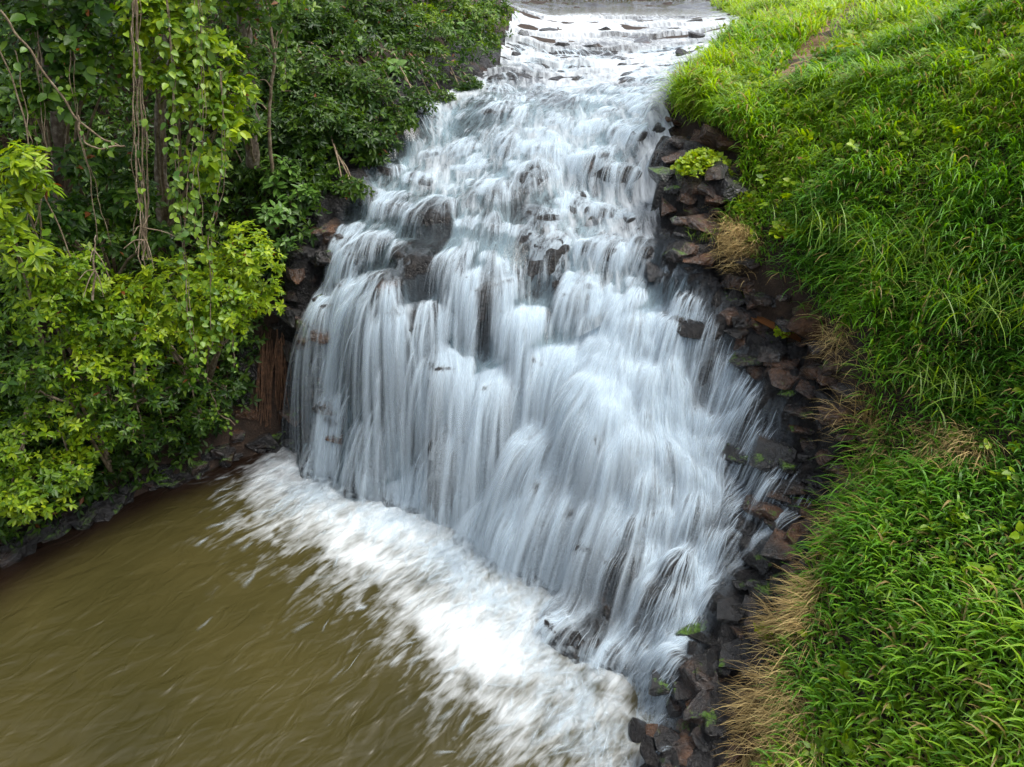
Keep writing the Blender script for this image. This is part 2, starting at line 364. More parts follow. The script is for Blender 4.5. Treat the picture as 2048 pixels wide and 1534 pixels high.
# base height on a regular grid for fast look-up
GX0, GX1, GY0, GY1, GS = -17., 17., -5., 52., .1
gx = np.arange(GX0, GX1+.01, GS); gy = np.arange(GY0, GY1+.01, GS)
GXX, GYY = np.meshgrid(gx, gy, indexing='ij')
BASE = gauss(rbf(GXX, GYY), 1.2)
def sample(G, x, y, x0, y0, s):
    u = np.clip((x-x0)/s, 0, G.shape[0]-1.001); v = np.clip((y-y0)/s, 0, G.shape[1]-1.001)
    i = u.astype(int); j = v.astype(int); f = u-i; g = v-j
    return (G[i, j]*(1-f)+G[i+1, j]*f)*(1-g)+(G[i, j+1]*(1-f)+G[i+1, j+1]*f)*g
_gx, _gy = np.gradient(gauss(BASE, 3), GS, GS); SLOPE = np.hypot(_gx, _gy)
def base(x, y): return sample(BASE, np.asarray(x, float), np.asarray(y, float), GX0, GY0, GS)

# photograph regions (pixels) that sort the ground cover
WATER = [(1035,12),(1018,60),(1000,130),(900,185),(835,200),(800,280),(735,350),(685,440),(650,560),(612,780),(590,940),(690,1010),(800,1080),(1000,1230),(1150,1380),(1235,1540),(1230,1700),(1380,1700),(1360,1534),(1335,1450),(1385,1290),(1465,1130),(1455,1010),(1540,950),(1580,850),(1495,720),(1425,620),(1365,540),(1300,460),(1305,400),(1330,300),(1320,210),(1335,180),(1400,120),(1440,70),(1490,45),(1425,12)]
WATER2 = [(1555,925),(1620,925),(1640,990),(1570,1035),(1500,1030),(1480,1000)]
GRASSEDGE = [(1440,-60),(1420,12),(1485,45),(1400,130),(1340,190),(1345,240),(1480,290),(1480,400),(1440,440),(1500,540),(1610,620),(1680,720),(1745,850),(1720,930),(1660,1060),(1600,1180),(1560,1300),(1540,1420),(1520,1560),(1500,1900),(4000,1900),(4000,-60)]

# ------------------------------------------------------------------ rock face (blocky columns)
RX0, RX1, RY0, RY1, RS = -6.0, 6.0, 4.2, 24.0, .05
rx = np.arange(RX0, RX1+.001, RS); ry = np.arange(RY0, RY1+.001, RS)
RXX, RYY = np.meshgrid(rx, ry, indexing='ij')
def cells(x, y, s, seed, rot=.6):
    c, n = math.cos(rot), math.sin(rot); u = (x*c-y*n)/s; v = (x*n+y*c)/s
    iu = np.floor(u); iv = np.floor(v); best = np.full(x.shape, 9.); sec = best.copy(); bx = np.zeros(x.shape); by = bx.copy(); bi = bx.copy()
    for du in (-1, 0, 1):
        for dv in (-1, 0, 1):
            cu = iu+du+.15+.7*hsh(iu+du, iv+dv, seed); cv = iv+dv+.15+.7*hsh(iu+du, iv+dv, seed+5)
            d = np.hypot(u-cu, v-cv); m = d < best
            sec = np.where(m, best, np.minimum(sec, d)); bx = np.where(m, cu, bx); by = np.where(m, cv, by)
            bi = np.where(m, hsh(iu+du, iv+dv, seed+9), bi); best = np.where(m, d, best)
    X = (bx*c+by*n)*s; Y = (-bx*n+by*c)*s
    return X, Y, bi, best, sec
def rockz(x, y):
    wx = x+.12*fbm(x*1.7, y*1.7, 3, 3); wy = y+.12*fbm(x*1.7, y*1.7, 31, 3)
    X, Y, i1, f1, s1 = cells(wx, wy, .84, 2); X2, Y2, i2, f2, s2 = cells(wx, wy, .36, 4, .2)
    b0 = base(x, y)
    up = sstep(16.5, 19, y)                                   # calmer bed up on the stream
    st_ = sstep(.6, 1.6, sample(SLOPE, X, Y, GX0, GY0, GS))*(1-up)
    h1 = base(X, Y)+(i1-.5)*(.30+.95*st_-.06*up)
    h2 = base(X2, Y2)+(i2-.5)*(.22+.35*st_)
    k = .60-.2*up+.1*st_
    am = np.clip(.85+.75*vnoise(x*.55+3, y*.55, 66), .25, 1.4); k = np.clip(k*am, 0, .74)
    fl = sstep(1.2, 2.6, x)*sstep(12.5, 11, y); k = k*(1-.5*fl); k2 = .24+.26*fl; h2 = h2+(i2-.5)*.22*fl
    z = b0*(1-k-k2)+h1*k+h2*k2
    z += .05*(1-np.clip(f1*1.6, 0, 1)**2)
    z -= .10*sstep(.12, .0, s1-f1)+.05*sstep(.12, .0, s2-f2)
    z += .03*fbm(x*6, y*6, 8, 3)
    return z
ROCKZ = rockz(RXX, RYY); ROCKZ = gauss(ROCKZ, .55)
RB = gauss(ROCKZ, 1.6); RBB = gauss(ROCKZ, 5.5)
def rz(x, y): return sample(ROCKZ, x, y, RX0, RY0, RS)
pu, pv, _ = proj(np.stack([RXX, RYY, ROCKZ], -1))
onrock = ~inpoly(pu, pv, GRASSEDGE) & (RXX > np.interp(RYY, [12, 13.5, 15, 17, 20, 23], [-5.2, -5.2, -4.4, -3.0, -1.8, -1.2]))
edge = np.minimum.reduce([(RXX-RX0), (RX1-RXX), (RYY-RY0), (RY1-RYY)])
ROCKV = gauss(np.where(onrock, 0, -1.3), 2.5)
ROCKM_Z = ROCKZ+ROCKV-1.2*sstep(.4, 0, edge)-.5*sstep(-4.6, -5.4, RXX)
def gridfaces(nx, ny, keep=None):
    i, j = np.meshgrid(np.arange(nx-1), np.arange(ny-1), indexing='ij')
    a = (i*ny+j); F = np.stack([a, a+ny, a+ny+1, a+1], -1).reshape(-1, 4)
    if keep is not None: F = F[keep[:-1, :-1].ravel()]
    return F
def compact(V, F, *arrs):
    u = np.unique(F); mp = np.full(len(V), -1); mp[u] = np.arange(len(u)); return (V[u], mp[F], *[a[u] for a in arrs])
V = np.stack([RXX, RYY, ROCKM_Z], -1).reshape(-1, 3)
V, F = compact(V, gridfaces(len(rx), len(ry), gauss(onrock.astype(float), 3) > .02))
rock_face = mkobj('rock_face', V, F, ROCK); tag(rock_face, kind='structure')

# ground sheet
def graded(a, b, lo, hi, s, far, k=12):
    inner = np.arange(a, b+.01, s)
    g = np.geomspace(1, far, k)
    return np.r_[(a-g)[::-1], inner, b+g]
ex = graded(-15, 14, 0, 0, .16, 700); ey = graded(-4, 46, 0, 0, .2, 900)
EX, EY = np.meshgrid(ex, ey, indexing='ij')
EZ = base(EX, EY)+.05*fbm(EX*1.3, EY*1.3, 21, 4)
inr = (EX > RX0+.1) & (EX < RX1-.1) & (EY > RY0+.1) & (EY < RY1-.1)
pu2, pv2, _ = proj(np.stack([EX, EY, EZ], -1))
ong = inpoly(pu2, pv2, GRASSEDGE)
drop = np.where(inr & ~ong & (EX > np.interp(EY, [12, 13.5, 15, 17, 20, 23], [-4.9, -4.9, -4.1, -2.7, -1.5, -.9])), .75+.5*sstep(.6, 1.6, sample(SLOPE, EX, EY, GX0, GY0, GS)), 0.)
pad = gauss(drop, 1.0)
EZ = EZ-pad+.04*ong
far = np.hypot(np.maximum(np.abs(EX)-17, 0), np.maximum(EY-52, 0)+np.maximum(-5-EY, 0))
EZ = EZ+np.minimum(far*.03, 14)*(EY > -5)
ground = mkobj('ground', np.stack([EX, EY, EZ], -1).reshape(-1, 3), gridfaces(len(ex), len(ey)), SOIL); tag(ground, kind='structure')
def gz(x, y): return base(x, y)+.05*fbm(np.asarray(x)*1.3, np.asarray(y)*1.3, 21, 4)+.04
def surf_exact(x, y):                           # visible ground: rock or soil
    z = gz(x, y); i = (x > RX0+.4) & (x < RX1-.4) & (y > RY0+.4) & (y < RY1-.4)
    zr = sample(ROCKM_Z, np.asarray(x, float), np.asarray(y, float), RX0, RY0, RS)
    u, v, _ = proj(np.stack([x, y, z], -1)); g = inpoly(u, v, GRASSEDGE)
    onr = sample(gauss(onrock.astype(float), 2), np.asarray(x, float), np.asarray(y, float), RX0, RY0, RS) > .5
    return np.where(i & onr, zr, np.where(i, np.maximum(z, zr), z))
SGX, SGY = np.meshgrid(np.arange(-17, 17, .06), np.arange(-4, 50, .06), indexing='ij'); SURFG = surf_exact(SGX, SGY)
def surf(x, y): return sample(SURFG, np.asarray(x, float), np.asarray(y, float), -17, -4, .06)
def hit(px, py, tmin=4., tmax=45.):       # first point of the ground under a pixel
    px = np.atleast_1d(np.asarray(px, float)); py = np.atleast_1d(np.asarray(py, float)); d = ray(px, py)
    res = np.full(len(px), np.nan); t = np.full(len(px), tmin)
    while True:
        p = np.array([0, 0, CAMZ])+d*t[:, None]; b = (p[:, 2] < surf(p[:, 0], p[:, 1])) & np.isnan(res)
        res[b] = t[b]; t = t+.04*(1+t*.02)
        if t.min() > tmax or not np.isnan(res).any(): break
    res = np.where(np.isnan(res), tmax, res)
    return np.array([0, 0, CAMZ])+d*res[:, None]

# ------------------------------------------------------------------ running water: sheet and strands
GRX, GRY = np.gradient(RB, RS, RS); GSX, GSY = np.gradient(RBB, RS, RS)
def smp(G, x, y): return sample(G, x, y, RX0, RY0, RS)
def inwater(x, y, z):
    u, v, _ = proj(np.stack([x, y, z], -1)); return inpoly(u, v, WATER) | inpoly(u, v, WATER2)
def flow(n, steps, seeds, v0, dt=.03, mu=.085, life=None, drive=.2):
    x, y = seeds; z = smp(ROCKZ, x, y)+rng.uniform(.01, .06, n)
    gx_, gy_ = smp(GSX, x, y), smp(GSY, x, y); g = np.hypot(gx_, gy_)+1e-3
    v = np.stack([-gx_/g, -gy_/g, 0*g], -1)*v0[:, None]+rng.normal(0, .12, (n, 3))*[1, 1, .2]
    p = np.stack([x, y, z], -1); P = np.empty((steps, n, 3)); A = np.zeros((steps, n), bool); S = np.empty((steps, n)); CT = np.zeros((steps, n), bool)
    alive = np.ones(n, bool); off = rng.uniform(.008, .05, n); hits = np.full((n, 6), np.nan)
    life = life if life is not None else np.full(n, steps)
    for k in range(steps):
        P[k] = p; A[k] = alive & (k < life); S[k] = np.linalg.norm(v, axis=1)
        v[:, 2] -= 9.81*dt; v *= .995; v[:, :2] *= .98
        p = p+v*dt
        zr = smp(ROCKZ, p[:, 0], p[:, 1])+off; pen = zr-p[:, 2]; c = pen > 0
        nx, ny = -smp(GRX, p[:, 0], p[:, 1]), -smp(GRY, p[:, 0], p[:, 1]); N = nrmz(np.stack([nx, ny, np.ones(n)], -1))
        vn = (v*N).sum(1)
        imp = np.where(c & (vn < 0), vn, 0)
        v = v-N*(imp*(1+.12*rng.random(n)))[:, None]
        v = np.where(c[:, None], v*(1-mu)+rng.normal(0, .10, (n, 3))*[1, 1, .3], v)
        # water keeps some of its downstream drive
        gx_, gy_ = smp(GSX, p[:, 0], p[:, 1]), smp(GSY, p[:, 0], p[:, 1]); gg = np.hypot(gx_, gy_)+.05
        v[:, 0] += np.where(c, -gx_/gg*drive, 0); v[:, 1] += np.where(c, -gy_/gg*drive, 0)
        p = p+N*(np.where(c, pen*N[:, 2], 0))[:, None]
        CT[k] = c
        w_ = alive & (p[:, 2] < .02)
        hits[w_, :3] = p[w_]; hits[w_, 3:] = v[w_]
        alive &= ~w_ & (p[:, 0] > RX0+.2) & (p[:, 0] < RX1-.2) & (p[:, 1] > RY0+.1)
    return P, A, S, hits
def ribbons(P, A, S, width, alpha, fade=4, sref=2.2, soft=False, hold=None):
    st, n, _ = P.shape
    T = np.gradient(P, axis=0); side = np.cross(T, [0, 0, 1.]); h = np.linalg.norm(side, axis=-1, keepdims=True)
    side = nrmz(side+np.where(h < 1e-4, 1, 0)*np.array([.7, -.7, 0]))
    for _k in range(2): side[1:-1] = nrmz(side[1:-1]*.5+.25*(side[2:]+side[:-2]))
    cnt = A.sum(0); idx = np.arange(st)[:, None]
    fo = np.minimum(1, np.maximum(cnt[None]-1-idx, 0)/np.maximum(fade, cnt[None]*.6))
    if hold is not None: fo = np.where(hold[None], 1, fo)          # strands that reach the pool stay whole
    f = np.minimum(1, idx/fade)*fo
    al = np.minimum(alpha[None]*f*np.clip((sref/(S+.6))**1.35, .10, 1.3), .95)
    wd = width[None]*np.clip(.45+.55*np.minimum(1, idx/6), 0, 1)
    L = P-side*(wd*.5)[..., None]; Rr = P+side*(wd*.5)[..., None]
    if soft:
        V = np.stack([L, P, Rr], 2).reshape(-1, 3); al2 = np.stack([al*0, al, al*0], 2).reshape(-1)
    else: V = np.stack([L, Rr], 2).reshape(-1, 3); al2 = np.repeat(al.reshape(-1), 2)
    ok = A[:-1] & A[1:] & (al[:-1]+al[1:] > .02)
    k, i = np.nonzero(ok)
    if soft: a = (k*n+i)*3; b = a+n*3; F = np.concatenate([np.stack([a, a+1, b+1, b], -1), np.stack([a+1, a+2, b+2, b+1], -1)])
    else: a = (k*n+i)*2; b = a+n*2; F = np.stack([a, a+1, b+1, b], -1)
    return compact(V, F, al2)
# seeds on the fall itself
def seedpoints(n, x0, x1, y0, y1, keep):
    X, Y = [], []; m = 0
    while m < n:
        x = rng.uniform(x0, x1, 40000); y = rng.uniform(y0, y1, 40000); k = inwater(x, y, smp(ROCKZ, x, y)) & keep(x, y)
        X.append(x[k]); Y.append(y[k]); m += k.sum()
    return np.concatenate(X)[:n], np.concatenate(Y)[:n]
def clump(x, y): return vnoise(x*2.3+5, y*1.1, 77)+.6*vnoise(x*5.1, y*2.7, 78)+.5*np.exp(-((x-1.55)/.75)**2)*sstep(8.5, 10.5, y)*sstep(17, 15, y)-.15-.8*sstep(.7, 1.9, x)*sstep(10.4, 9.2, y) > rng.uniform(-.75, .75, len(x))
def pooled(A, H): return ~np.isnan(H[:, 0])
def dec(P, A, S): return P[::2], A[::2], S[::2]
nA = 5000
sx, sy = seedpoints(nA, -4.4, 4.6, 5.2, 17.5, clump)
P1, A1, S1, H1 = flow(nA, 40, (sx, sy), rng.uniform(.4, 1.5, nA), mu=.16, life=rng.uniform(12, 40, nA).astype(int))
R1 = ribbons(P1, A1, S1, rng.uniform(.006, .016, nA), rng.uniform(.06, .32, nA), fade=7, sref=2.4, hold=pooled(A1, H1))
# extra seeds high on the lips that fall all the way
nB = 1800
sx, sy = seedpoints(nB, -4.0, 2.6, 9.0, 15.5, lambda x, y: clump(x, y) & (smp(RBB, x, y) > 3.0))
P2, A2, S2, H2 = flow(nB, 56, (sx, sy), rng.uniform(.6, 1.8, nB), mu=.13, life=rng.uniform(30, 56, nB).astype(int))
R2 = ribbons(P2, A2, S2, rng.uniform(.006, .014, nB), rng.uniform(.06, .28, nB), sref=2.6, hold=pooled(A2, H2))
nF = 1000
sx, sy = seedpoints(nF, -4.3, 2.8, 7.5, 14.0, lambda x, y: clump(x, y) & (smp(RBB, x, y) > 1.6) & (smp(RBB, x, y) < 4.2))
P6, A6, S6, H6 = flow(nF, 46, (sx, sy), rng.uniform(.6, 1.8, nF), mu=.13)
R6 = ribbons(*dec(P6, A6, S6), rng.uniform(.05, .2, nF), rng.uniform(.16, .52, nF), fade=3, sref=3.0, soft=True, hold=pooled(A6, H6))
# broad soft veils
nE = 2200
sx, sy = seedpoints(nE, -4.4, 4.6, 5.2, 17.5, clump)
P5, A5, S5, H5 = flow(nE, 44, (sx, sy), rng.uniform(.4, 1.4, nE), mu=.17, life=rng.uniform(16, 44, nE).astype(int))
R5 = ribbons(*dec(P5, A5, S5), rng.uniform(.06, .22, nE), rng.uniform(.14, .54, nE), fade=4, sref=2.6, soft=True, hold=pooled(A5, H5))
# thin water spreading over the stones of the right flank
nG = 2800
sx, sy = seedpoints(nG, 1.7, 4.8, 5.6, 11.5, lambda x, y: vnoise(x*2.6, y*2.6, 87)+.2 > rng.uniform(-.6, .75, len(x)))
P7, A7, S7, H7 = flow(nG, 34, (sx, sy), rng.uniform(.4, 1.2, nG), mu=.17, life=rng.uniform(18, 34, nG).astype(int))
R7 = ribbons(P7, A7, S7, rng.uniform(.012, .06, nG), rng.uniform(.12, .5, nG), fade=4, sref=2.4, soft=True)
# the long stream above the brink
nC = 1500
sx, sy = seedpoints(nC, -2.5, 6, 15.0, 23.9, lambda x, y: clump(x*.7, y*.7))
P3, A3, S3, H3 = flow(nC, 26, (sx, sy), rng.uniform(.9, 1.8, nC), dt=.04, life=rng.uniform(12, 26, nC).astype(int))
R3 = ribbons(P3, A3, S3, rng.uniform(.05, .14, nC), rng.uniform(.3, .8, nC), sref=2.2, soft=True)
# splash arcs that start where the strands strike the pool
hh = np.vstack([h_[~np.isnan(h_[:, 0])] for h_ in (H1, H2, H5, H6)])
ex0, ex1 = PZ(1120, 1310, 0.), PZ(1262, 1530, 0.); tq = rng.random((int(len(hh)*.16), 1))
hh = np.vstack([hh, np.c_[ex0+(ex1-ex0)*tq+rng.normal(0, .08, (len(tq), 3)), np.tile([-.6, -.8, -3.], (len(tq), 1))]])
nD = 4200
q = hh[rng.integers(0, len(hh), nD)]
out = nrmz(np.c_[q[:, 3:5]*.25+np.array([-.62, -.78])*.9, np.zeros(nD)])
ang = rng.normal(0, .6, nD); ca, sa = np.cos(ang), np.sin(ang)
od = np.stack([out[:, 0]*ca-out[:, 1]*sa, out[:, 0]*sa+out[:, 1]*ca], -1)
kind = rng.random(nD); mist = kind < .28; glide = kind > .62
sp0 = np.minimum(rng.gamma(2.2, .6, nD), 2.3); up = rng.gamma(2., .28, nD)
sp0[mist] *= .45; up[mist] = rng.uniform(.5, 2.3, mist.sum()); up[glide] *= .2; sp0[glide] = rng.uniform(.6, 1.5, glide.sum())
st = 26; P4 = np.empty((st, nD, 3)); p = np.c_[q[:, :2]+rng.normal(0, .16, (nD, 2))+od*np.where(glide, rng.gamma(1.6, .42, nD), np.where(mist, rng.uniform(-.35, .45, nD), rng.uniform(-.15, .4, nD)))[:, None], rng.uniform(.0, .1, nD)]
vel = np.c_[od*sp0[:, None], up]; A4 = np.ones((st, nD), bool); S4 = np.ones((st, nD))*1.2
lf = rng.uniform(8, 24, nD).astype(int); wig = rng.uniform(0, 6.3, nD)
for k in range(st):
    P4[k] = p; A4[k] = k < lf; S4[k] = .8+k*.1
    vel[:, 2] -= 9.81*.028; p = p+vel*.028
    g = p[:, 2] < .04; p[g, 2] = .04+.014*np.sin(p[g, 0]*9+p[g, 1]*7)
    vel[g, 2] = 0; vel[g, :2] *= .94; wv = .05*np.sin(k*.5+wig[g]); vel[g, 0] += wv; vel[g, 1] -= wv
R4 = ribbons(*dec(P4, A4, S4), np.where(mist, rng.uniform(.08, .26, nD), np.where(rng.random(nD) < .35, rng.uniform(.01, .03, nD), rng.uniform(.04, .16, nD))), np.where(mist, rng.uniform(.08, .3, nD), rng.uniform(.08, .46, nD)), fade=4, soft=True)
def joinr(*rs):
    Vs, Fs, As, o = [], [], [], 0
    for V, F, a in rs: Vs.append(V); Fs.append(F+o); As.append(a); o += len(V)
    return np.concatenate(Vs), np.concatenate(Fs), np.concatenate(As)
V, F, a = joinr(R1, R2, R5, R6, R7); print('fall strands', len(F))
wf = mkobj('waterfall', V, F, STRAND, attrs={'alpha': a}); tag(wf, kind='structure')
V, F, a = R4; spl = mkobj('splash', V, F, STRAND, attrs={'alpha': a}); tag(spl, 'white splash spreading over the pool at the foot of the falls', 'splash', kind='stuff')
V, F, a = R3; ws = mkobj('stream_strands', V, F, STRAND, parent=None, attrs={'alpha': a}); tag(ws, kind='structure'); ws.name = 'stream_current'

# thin veil of water that clings to the whole fall
VX0, VY0 = 40, 20
vsl = (slice(20, len(rx)-20), slice(12, 290)); VZ = gauss(ROCKZ, 2.2)[vsl]+.035; VXX, VYY = RXX[vsl], RYY[vsl]
u, v, _ = proj(np.stack([VXX, VYY, VZ], -1)); inw = gauss((inpoly(u, v, WATER)).astype(float), 4)
va = np.clip(inw*1.25-.2, 0, 1)*(1-.3*sstep(1.3, 2.6, VXX)*sstep(11.5, 10, VYY))
va *= np.clip(.62+.55*fbm(VXX*.9, VYY*.9, 95, 3), .22, 1.05)+.2*np.exp(-((VXX-1.5)/.8)**2)*sstep(8.5, 10.5, VYY)
va *= sstep(-.5, -.25, VZ)
V, F, fo = compact(np.stack([VXX, VYY, VZ], -1).reshape(-1, 3), gridfaces(*VXX.shape, (inw > .05) & (VZ > -.45)), va.ravel())
veil = mkobj('water_veil', V, F, VEIL, parent=wf, attrs={'foam': fo})

# sheet of the stream: follows the smoothed bed, rocks stand through it
wxs = np.arange(-5, 14, .1); wys = np.arange(11.0, 45.0, .1)
WX, WY = np.meshgrid(wxs, wys, indexing='ij')
bz = rockz(WX, WY); sm = gauss(bz, 2.6)
step = 0
for yy, amp, sl_ in ((19.0, .10, .1), (21.0, .16, -.12), (23.2, .14, .08), (26.5, .16, .1), (30.5, .12, -.05)):
    d = WY-(yy+sl_*WX+.5*fbm(WX*.8, WY*.2, 91, 3)); step = step+amp*(sstep(-.15, .15, d)-sstep(-1.2, 1.6, d))
WZ = sm+.045+.03*fbm(WX*1.5, WY*.8, 44, 3)+step*sstep(17, 18.5, WY)
WZ = np.where(WY > 34, np.maximum(WZ, 7.13), WZ)
u, v, _ = proj(np.stack([WX, WY, WZ], -1)); keep = inpoly(u, v, WATER) | ((WY > 36) & (WX > -.5) & (WX < 13))
keep = gauss(keep.astype(float), 1.2) > .3
foam = np.clip(.40+.5*fbm(WX*.7, WY*.45, 61, 3)*.75, .0, 1)
foam = foam*sstep(39, 33, WY)*.9+.25*sstep(16.8, 18, WY)*sstep(36, 30, WY)-.35*np.exp(-((WY-16.6-.2*WX)/1.0)**2)-.25*sstep(14.5, 12, WY)
foam += .35*np.exp(-(np.hypot(WX-1.3, WY-12.9)/.9)**2)
F = gridfaces(len(wxs), len(wys), keep)
me_flow = np.stack([WX, WY, 0*WX], -1).reshape(-1, 3)
V, F, fo = compact(np.stack([WX, WY, WZ], -1).reshape(-1, 3), F, foam.ravel())
sw = mkobj('stream_water', V, F, SHEET, attrs={'foam': fo}); tag(sw, kind='structure')
at = sw.data.attributes.new('flow', 'FLOAT_VECTOR', 'POINT'); at.data.foreach_set('vector', np.c_[V[:, :2], 0*V[:, 0]].astype(np.float32).ravel())

# pool
pxs = np.arange(-16, 5.5, .08); pys = np.arange(-4, 14.2, .08)
PX, PY = np.meshgrid(pxs, pys, indexing='ij')
dens = np.zeros(PX.shape)
for k in range(0, st, 2):
    i = np.clip(((P4[k, :, 0]+16)/.08).astype(int), 0, len(pxs)-1); j = np.clip(((P4[k, :, 1]+4)/.08).astype(int), 0, len(pys)-1)
    np.add.at(dens, (i, j), A4[k]*1.)
dens = gauss(dens, 3.6); foamp = np.clip(dens/np.percentile(dens[dens > .05], 65), 0, 1.1)
foamp *= np.clip(.72+.55*vnoise(PX*.55+1.5, PY*.55, 47)+.25*vnoise(PX*1.9, PY*1.9, 48), .3, 1.15)
foamp = foamp*.52+.24*gauss(foamp, 9)+.12*gauss(foamp, 16)
PA, PB = PX*.63+PY*.777, PX*.777-PY*.63
PZw = .012*vnoise(PA*1.6+.5*vnoise(PA, PB, 12), PB*2.2, 13)+.006*vnoise(PA*3+2, PB*4.6, 15)+.02*fbm(PX*.9, PY*.9, 14, 2)*np.clip(.3+foamp, 0, 1)
bd = base(PX, PY); shallow_reflect = sstep(-1.0, -.15, gauss(bd, 8))*sstep(.2, -1.2, PX+3.4)
keep = bd < .55
F = gridfaces(len(pxs), len(pys), keep)
V, F, fo, sh = compact(np.stack([PX, PY, PZw], -1).reshape(-1, 3), F, foamp.ravel(), shallow_reflect.ravel())
pw = mkobj('pool_water', V, F, POOL, attrs={'foam': fo, 'shallow_reflect': sh}); tag(pw, kind='structure')

#@@PART2@@
# ------------------------------------------------------------------ stones
def stone_mesh(seed, planes=9):
    r = np.random.default_rng(seed); bm = bmesh.new(); bmesh.ops.create_cube(bm, size=2.3)
    n = nrmz(r.normal(0, 1, (planes, 3))*[1, 1, .8]); h = r.uniform(.62, .98, planes)
    n = np.vstack([n, nrmz(np.array([[.15, .1, 1]])), [[0, 0, -1]]]); h = np.r_[h, .62, .75]
    for a, d in zip(n, h):
        bmesh.ops.bisect_plane(bm, geom=bm.verts[:]+bm.edges[:]+bm.faces[:], plane_co=tuple(a*d), plane_no=tuple(a), clear_outer=True)
        bmesh.ops.holes_fill(bm, edges=[e for e in bm.edges if e.is_boundary])
    bmesh.ops.remove_doubles(bm, verts=bm.verts[:], dist=.06)
    bmesh.ops.triangulate(bm, faces=[f for f in bm.faces if len(f.verts) > 4])
    bmesh.ops.bevel(bm, geom=[e for e in bm.edges if e.is_manifold and e.calc_face_angle(0) > .25], offset=.07, segments=2, affect='EDGES', profile=.6, clamp_overlap=True)
    bmesh.ops.subdivide_edges(bm, edges=[e for e in bm.edges if e.calc_length() > .35], cuts=1, use_grid_fill=True)
    for v in bm.verts:
        q = np.array(v.co[:]); k = .05*float(fbm(np.array([q[0]*2.5+seed]), np.array([q[1]*2.5+q[2]*1.7]), 5, 3)[0]); v.co = Vector(q*(1+k))
    bmesh.ops.recalc_face_normals(bm, faces=bm.faces[:])
    me = bpy.data.meshes.new('stone'); bm.to_mesh(me); bm.free()
    me.polygons.foreach_set('use_smooth', np.ones(len(me.polygons), bool)); me.set_sharp_from_angle(angle=R(38)); me.materials.append(ROCK); return me
STM = [stone_mesh(100+k) for k in range(12)]
def stone(name, p, size, mat, parent=None, seed=None, flat=1., rot=None):
    k = random.randrange(12) if seed is None else seed
    o = place(name, STM[k], parent, p, rot or (random.uniform(-.35, .35), random.uniform(-.35, .35), random.uniform(0, 6.3)),
              (size*random.uniform(.85, 1.2), size*random.uniform(.8, 1.1), size*random.uniform(.65, .95)*flat))
    o.material_slots[0].link = 'OBJECT'; o.material_slots[0].material = mat; return o
STRIP = [(1345,190),(1345,300),(1325,400),(1320,460),(1380,540),(1440,620),(1510,720),(1590,850),(1555,950),(1475,1030),(1490,1130),(1405,1290),(1330,1450),(1310,1560),(1520,1560),(1545,1420),(1570,1300),(1620,1180),(1680,1060),(1735,930),(1755,850),(1690,720),(1615,625),(1510,545),(1445,445),(1490,400),(1490,290),(1350,240)]
pts = []; tries = 0
while len(pts) < 255 and tries < 9000:
    tries += 1; x = rng.uniform(1280, 1760); y = rng.uniform(200, 1550)
    if not inpoly(np.array([x]), np.array([y]), STRIP)[0]: continue
    md = 19+26*rng.random()**1.8+.009*y
    if all((x-a)**2+(y-b)**2 > md*md for a, b, _ in pts): pts.append((x, y, md))
pa = np.array(pts); hp = hit(pa[:, 0], pa[:, 1])
for (x, y, md), p in zip(pts, hp):
    t = proj(p)[2]; size = md*.78*t/FPX*rng.uniform(.8, 1.4)
    dw = (x-np.interp(y, [200, 400, 460, 620, 850, 960, 1130, 1290, 1500], [1335, 1305, 1290, 1390, 1530, 1500, 1465, 1370, 1285]))
    r = rng.random()
    mat = ROCKB if r < .32+dw/380 else (ROCKM if r > .93 else (ROCKD if r > .6 else ROCK))
    if y < 330: mat = ROCKG if x > 1390 else ROCKB
    stone('stone', tuple(p+[0, 0, -size*rng.uniform(.05, .35)]), size, mat, rock_face, flat=rng.uniform(.5, .9))
# stones that stand through the fall, the stream and along the shore
for (x, y, s_) in [(1190,440,.32),(1290,88,.42),(1262,78,.3),(1180,95,.5),(1120,92,.4),(1235,128,.35),(1250,162,.3),(1150,160,.3),(1275,150,.25),(1330,100,.35),(1345,60,.4),(1395,72,.45),(1385,45,.4),(1090,62,.4),(1060,100,.35),(1045,70,.4),(1030,110,.3),(1020,140,.3),(985,165,.25),(930,185,.22),(890,200,.22),(865,235,.2),(905,215,.2),(1320,150,.3),(1370,110,.3),(1345,165,.25),(1205,60,.3),(1280,45,.4),(1330,1360,.3),(1290,1480,.3)]:
    p = hit(x, y)[0]; stone('stone', tuple(p+[0, .05, -s_*.3]), s_*.8, ROCKD if rng.random() < .6 else ROCK, rock_face, flat=1.25)
for k in range(70):
    x = rng.uniform(0, 640); y = np.interp(x, [0, 150, 300, 450, 600, 640], [1122, 1045, 975, 925, 888, 860])-rng.uniform(-6, 34)
    p = hit(x, y)[0]; s_ = rng.uniform(.09, .3); stone('stone', tuple(p+[0, 0, -s_*.2]), s_, ROCKM if rng.random() < .3 else ROCKD, ground)
for k in range(84):
    x = rng.uniform(450, 690); y = rng.uniform(430, 890)
    p = hit(x, y)[0]; s_ = rng.uniform(.1, .34); stone('stone', tuple(p+[0, .08, -s_*.2]), s_, ROCKB if rng.random() < .35 else ROCKD, rock_face)
